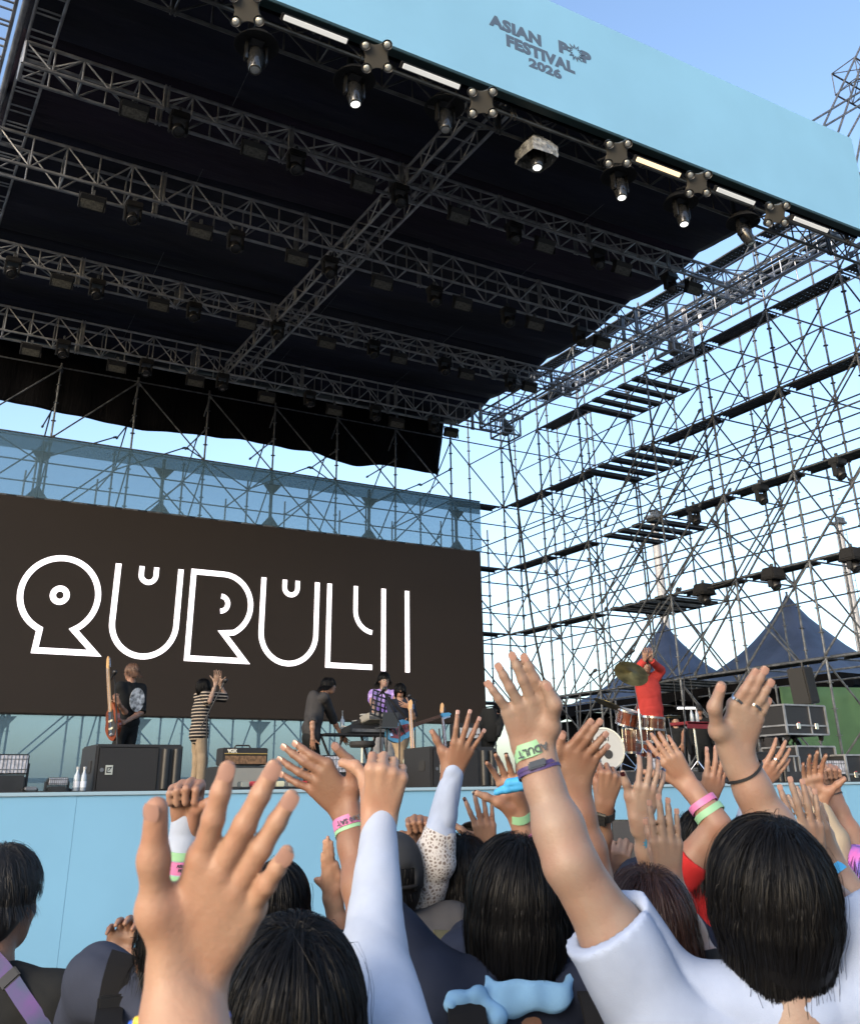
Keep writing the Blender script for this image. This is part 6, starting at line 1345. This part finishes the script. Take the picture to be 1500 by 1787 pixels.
b0 = onstage(722, 1362, 12.2); b0[2] = DZ+.10; guitar(b0, onstage(716, 1262, 12.5)-b0, (-.3, -.95, .1), 1.15, m_cream, m_maple, 'cream bass guitar resting on a stand right of the guitar player', bass=True, plate=m_cream); gstand((b0[0], b0[1]+.12, DZ), onstage(719, 1300, 12.45), 'small black stand holding the cream bass')
b0 = onstage(782, 1345, 13.4); b0[2] = DZ+.12; guitar(b0, onstage(772, 1262, 13.7)-b0, (-.3, -.95, .1), 1.20, m_sun, m_rose, 'dark-necked bass guitar with orange headstock on a tall stand', bass=True, head=m_maple); gstand((b0[0], b0[1]+.14, DZ), onstage(766, 1272, 13.75), 'tall black stand holding the orange-headed bass')
p = atY(597, 1262, 13.9); t = empty('pump_bottle', p, 'clear pump bottle standing on the keyboard table', 'bottle'); MB().lathe([(.03, 0), (.033, .01), (.033, .14), (.012, .17), (.010, .2)], (p.x, p.y, p.z-.1), n=12).build('bottle_body', m_bottle, t, auto=40); MB().lathe([(.006, 0), (.006, .07), (.014, .075), (.014, .085)], (p.x, p.y, p.z+.09), n=8).build('pump', m_skinw, t)
# ---- drum kit
kit = empty('drum_kit', (10.4, 11.6, RZ), 'amber wood drum kit with a pale front skin on the riser', 'drum kit')
def drum(c, r, L, axis, name, skinm=m_skinw):
    a = Vector(axis).normalized(); c = Vector(c); d = MB().lathe([(r, -L/2), (r, L/2)], c, a, n=32, close=False).build('drum_shell', m_shell, kit, auto=40); d['label'] = name
    for e in (-1, 1):
        h = MB(); h.lathe([(r+.004, e*L/2-.018), (r+.014, e*L/2-.018), (r+.014, e*L/2+.012), (r-.006, e*L/2+.012), (r-.006, e*L/2), (r+.004, e*L/2-.018)], c, a, n=32, close=False); h.build('hoop', m_chrome, kit, auto=40)
        MB().lathe([(0, 0), (r-.004, 0), (r-.004, .002), (0, .002)], c+a*e*(L/2), a*e, n=32, close=False).build('drum_skin', skinm, kit)
    q = a.to_track_quat('Z', 'Y'); l_ = MB()
    for k in range(8): t2 = 2*math.pi*k/8; o_ = q @ Vector((math.cos(t2), math.sin(t2), 0)); l_.tube(c+o_*(r+.012)-a*L*.48, c+o_*(r+.012)+a*L*.48, .005, 6); l_.tube(c+o_*(r+.008)-a*.025, c+o_*(r+.008)+a*.025, .012, 6)
    l_.build('tension_rod', m_chrome, kit)
bp = atY(1052, 1313, 11.25); drum((bp.x+.12, 11.45, RZ+.29), .28, .42, (-.45, -.9, 0), 'bass drum'); fc = Vector((bp.x+.12, 11.45, RZ+.29))+Vector((-.45, -.9, 0)).normalized()*.215
A_ = Vector((.9, -.45, 0)).normalized(); mk = MB()
for k in range(5): mk.strip([(-.085+k*.038, .0), (-.078+k*.038, .055), (-.068+k*.038, .01 if k % 2 else .055)], .010, tuple(fc+Vector((0, 0, .11))), tuple(A_), (0, 0, 1), (-.447, -.894, 0), .003)
mk.build('drum_skin_mark', m_black, kit)
MB().lathe([(0, 0), (.06, 0), (.06, .004), (0, .004)], fc+A_*.06-Vector((0, 0, .06)), (-.447, -.894, 0), n=20, close=False).build('port_hole', m_black, kit)
drum(atY(1096, 1253, 11.5), .16, .20, (.1, -.35, 1), 'rack tom'); drum(atY(1138, 1262, 11.7), .18, .17, (.05, -.1, 1), 'snare drum'); drum(atY(1112, 1292, 11.9), .21, .34, (0, -.05, 1), 'floor tom'); drum(atY(1130, 1308, 11.6), .16, .2, (0, -.2, 1), 'small floor tom')
for x, yt, Y in ((1103, 1180, 11.2), (1072, 1238, 11.6), (1152, 1228, 12.0), (1140, 1270, 11.5), (1165, 1250, 11.9)):
    hw = MB(); tp = atY(x, yt, Y); bx, by = tp.x+.1, Y+.05; rod(hw, tp, (bx, by, tp.z-.45), .010); rod(hw, (bx, by, tp.z-.45), (bx, by, RZ+.25), .014)
    for k in range(3): a = 2.1*k+x; rod(hw, (bx, by, RZ+.32), (bx+.26*math.cos(a), by+.26*math.sin(a), RZ+.012), .009); rod(hw, (bx, by, RZ+.12), (bx+.22*math.cos(a), by+.22*math.sin(a), RZ+.04), .007)
    hw.build('cymbal_stand', m_chrome, kit)
def cymbal(x, y, Y, r, ax, mt=m_brass): MB().lathe([(0, .028), (.02, .027), (.035, .012), (r*.6, .006), (r, -.006), (r, -.008), (r*.6, .003), (.035, .009), (0, .02)], atY(x, y, Y), ax, n=36, close=False).build('cymbal', mt, kit, auto=50)
cymbal(1101, 1175, 11.15, .25, (-.25, -.72, .65)); cymbal(1064, 1230, 11.6, .25, (.35, -.18, .9)); cymbal(1152, 1231, 12.0, .22, (.02, -.03, 1)); cymbal(1168, 1250, 11.9, .17, (0, .02, 1)); cymbal(1168, 1253, 11.9, .17, (0, .02, 1))
MB().lathe([(0, 0), (.17, 0), (.18, .08), (0, .09)], (atY(1128, 1300, 12.6).x, 12.6, RZ+.5), n=18).build('throne_seat', m_rub, kit, auto=40)
# ---- right side: percussion table, flight cases, hung speaker
t = empty('side_table', atY(1225, 1262, 13.2), 'small table covered with a dark red cloth right of the drums', 'table'); X0, X1 = span(1196, 1250, 13.2); z_ = zat(1222, 1264, 13.2); MB().box(((X0+X1)/2, 13.2, z_), (X1-X0, .45, .05)).build('table_top', mat('dark_red_cloth', (.16, .012, .02), .8), t, bevel=.01); MB().box(((X0+X1)/2, 12.98, z_-.04), (X1-X0+.02, .01, .10)).build('cloth_drop', MATS['dark_red_cloth'], t); m = MB(); cx = (X0+X1)/2; rod(m, (cx, 13.2, z_), (cx, 13.2, DZ+.35), .02)
for k in range(3): a = 2.1*k+.5; rod(m, (cx, 13.2, DZ+.42), (cx+.38*math.cos(a), 13.2+.38*math.sin(a), DZ+.01), .013)
m.build('leg', m_chrome, t)
for i, x in enumerate((1208, 1217)):
    p = atY(x, 1262, 13.2); t = empty('water_bottle', (p.x, 13.2, z_+.025), ('left' if i == 0 else 'right')+' water bottle on the dark red table', 'bottle'); MB().lathe([(.030, 0), (.034, .01), (.034, .13), (.013, .19), (.012, .21)], (p.x, 13.2, z_+.026), n=12).build('bottle_body', m_bottle, t, auto=40); MB().lathe([(.015, 0), (.015, .02), (.013, .022)], (p.x, 13.2, z_+.234), n=10).build('cap', m_skinw, t)
def flight_case(x0, x1, yt, yb, Y, label, dep=.6, wheels=True):
    X0, X1 = span(x0, x1, Y); xm = (x0+x1)/2; zt, zb = zat(xm, yt, Y), zat(xm, yb, Y); cx, w, h = (X0+X1)/2, X1-X0, zt-zb; t = empty('flight_case', (cx, Y, zb), label, 'flight case', 'stacked flight cases at the right')
    MB().box((cx, Y+dep/2, zb+h/2), (w-.02, dep-.02, h-.02)).build('panel', m_case, t)
    e = MB()
    for sz in (0, .30, 1):
        z = zb+h*sz
        for yy in (Y, Y+dep): e.box((cx, yy, z), (w, .03, .028))
        for xx in (X0, X1): e.box((xx, Y+dep/2, z), (.03, dep, .028))
    for xx in (X0, X1):
        for yy in (Y, Y+dep): e.box((xx, yy, zb+h/2), (.034, .034, h))
    e.box((cx+w*.10, Y-.002, zb+h/2), (.02, .02, h)); e.build('aluminium_edge', m_alu, t)
    for f in (.28, .72): MB().box((X0+w*f, Y-.012, zb+h*.28), (.09, .02, .10)).build('latch', m_chrome, t, bevel=.006)
    for f in (.25, .75): MB().box((X1+.012, Y+dep*f, zb+h*.65), (.02, .13, .10)).build('handle', m_chrome, t, bevel=.006)
    MB().box((X0+w*.30, Y-.012, zb+h*.38), (.05, .004, .03)).build('label', MATS['red_print'], t)
    if wheels:
        for xx in (X0+.1, X1-.1):
            for yy in (Y+.1, Y+dep-.1): MB().lathe([(.045, -.015), (.045, .015)], (xx, yy, zb-.06), (1, 0, 0), n=14).box((xx, yy, zb-.03), (.07, .07, .03)).build('castor', m_dark, t)
flight_case(1389, 1462, 1232, 1282, 12.6, 'upper flight case with silver edges in the right-hand stack', .8); flight_case(1401, 1468, 1303, 1352, 12.6, 'lower flight case with silver edges in the right-hand stack', .8); flight_case(1380, 1402, 1320, 1366, 12.4, 'narrow rack case beside the stacked flight cases', .5, False)
flight_case(1484, 1530, 1318, 1366, 12.3, 'black case at the far right edge of the stage', .6, False)
p0 = atY(1412, 1196, 12.7); t = empty('speaker', p0, 'black angled speaker standing on the stacked flight cases', 'speaker'); q = Matrix.Rotation(R(-6), 3, 'Y') @ Matrix.Rotation(R(10), 3, 'Z')
MB().box(p0+Vector((0, .15, 0)), (.36, .36, .66), q, taper=.96).build('cabinet', m_tolex, t, bevel=.02); MB().box(p0+q @ Vector((0, -.04, 0)), (.30, .02, .60), q).build('grille', m_grille, t, bevel=.004); m = MB(); rod(m, p0+Vector((0, .1, .3)), p0+Vector((0, .1, .42)), .02); m.build('bracket', m_dark, t)
t = empty('stage_fan', atY(1383, 1305, 13.4), 'round black fan beside the flight cases', 'fan'); p = atY(1383, 1308, 13.4); MB().lathe([(.20, -.06), (.23, -.05), (.23, .05), (.20, .06), (.20, -.06)], p, (0, -1, 0), n=30, close=False).build('housing', m_black, t, auto=40); m = MB()
for k in range(12): a = 2*math.pi*k/12; rod(m, p+Vector((0, -.055, 0)), p+Vector((.21*math.cos(a), -.055, .21*math.sin(a))), .003)
for k in range(1, 4): m.poly([p+Vector((.065*k*math.cos(a), -.057, .065*k*math.sin(a))) for a in np.linspace(0, 2*math.pi, 25)], .003, 5)
m.build('guard', m_steel, t); m = MB()
for k in range(5): a = 2*math.pi*k/5; m.box(p+Vector((.1*math.cos(a), 0, .1*math.sin(a))), (.17, .01, .08), Matrix.Rotation(-a, 3, 'Y') @ Matrix.Rotation(.5, 3, 'X'))
m.build('blade', m_black, t); MB().box((p.x, p.y, (DZ+p.z-.23)/2), (.3, .2, p.z-.23-DZ)).build('base', m_black, t)
t = empty('lit_tube', atY(1195, 1236, 14.8), 'short white lit tube above the crew in the shade', 'lamp'); a, b = atY(1182, 1236, 14.8), atY(1212, 1236, 14.8); MB().tube(a, b, .02, 10).build('tube', mat('lit_tube_glow', (.8, .8, .8), .4, emit=(1, .97, .95), es=.8), t); MB().box((a+b)/2+Vector((0, .03, .03)), ((b-a).length+.1, .05, .03)).build('housing', m_dark, t); m = MB(); rod(m, a+Vector((0, .03, .04)), a+Vector((0, .03, 1.2)), .006); rod(m, b+Vector((0, .03, .04)), b+Vector((0, .03, 1.2)), .006); m.build('hanger', m_dark, t)
cable([(-1, 9.5, DZ+.015), (1.5, 9.45, DZ+.02), (2.0, 9.5, DZ+.02), (3.2, 9.42, DZ+.015), (5.5, 9.5, DZ+.02), (8, 9.44, DZ+.02), (11, 9.5, DZ+.02), (14, 9.45, DZ+.02), (18, 9.5, DZ+.02)], .014, 'black cable running along the stage front edge')
for i, (x, Y) in enumerate(((20, 9.7), (100, 9.7), (565, 9.8), (620, 9.75), (940, 9.8), (1090, 9.8), (1260, 9.8))):
    p = atY(x, 1380, Y); t = empty('cable_coil', (p.x, Y, DZ), 'small black cable coil on the deck edge, %s from the left' % ORD[i], 'cable', 'coiled cables on the deck edge'); m = MB()
    m.poly([(p.x+(.10+.012*math.sin(a*1.7))*math.cos(a), Y+.08*math.sin(a), DZ+.015+a*.0016) for a in np.linspace(0, 24, 60)], .011, 5); m.build('loop', m_rub, t); MB().box((p.x+.12, Y, DZ+.03), (.06, .04, .04)).build('connector', m_steel, t, bevel=.008)
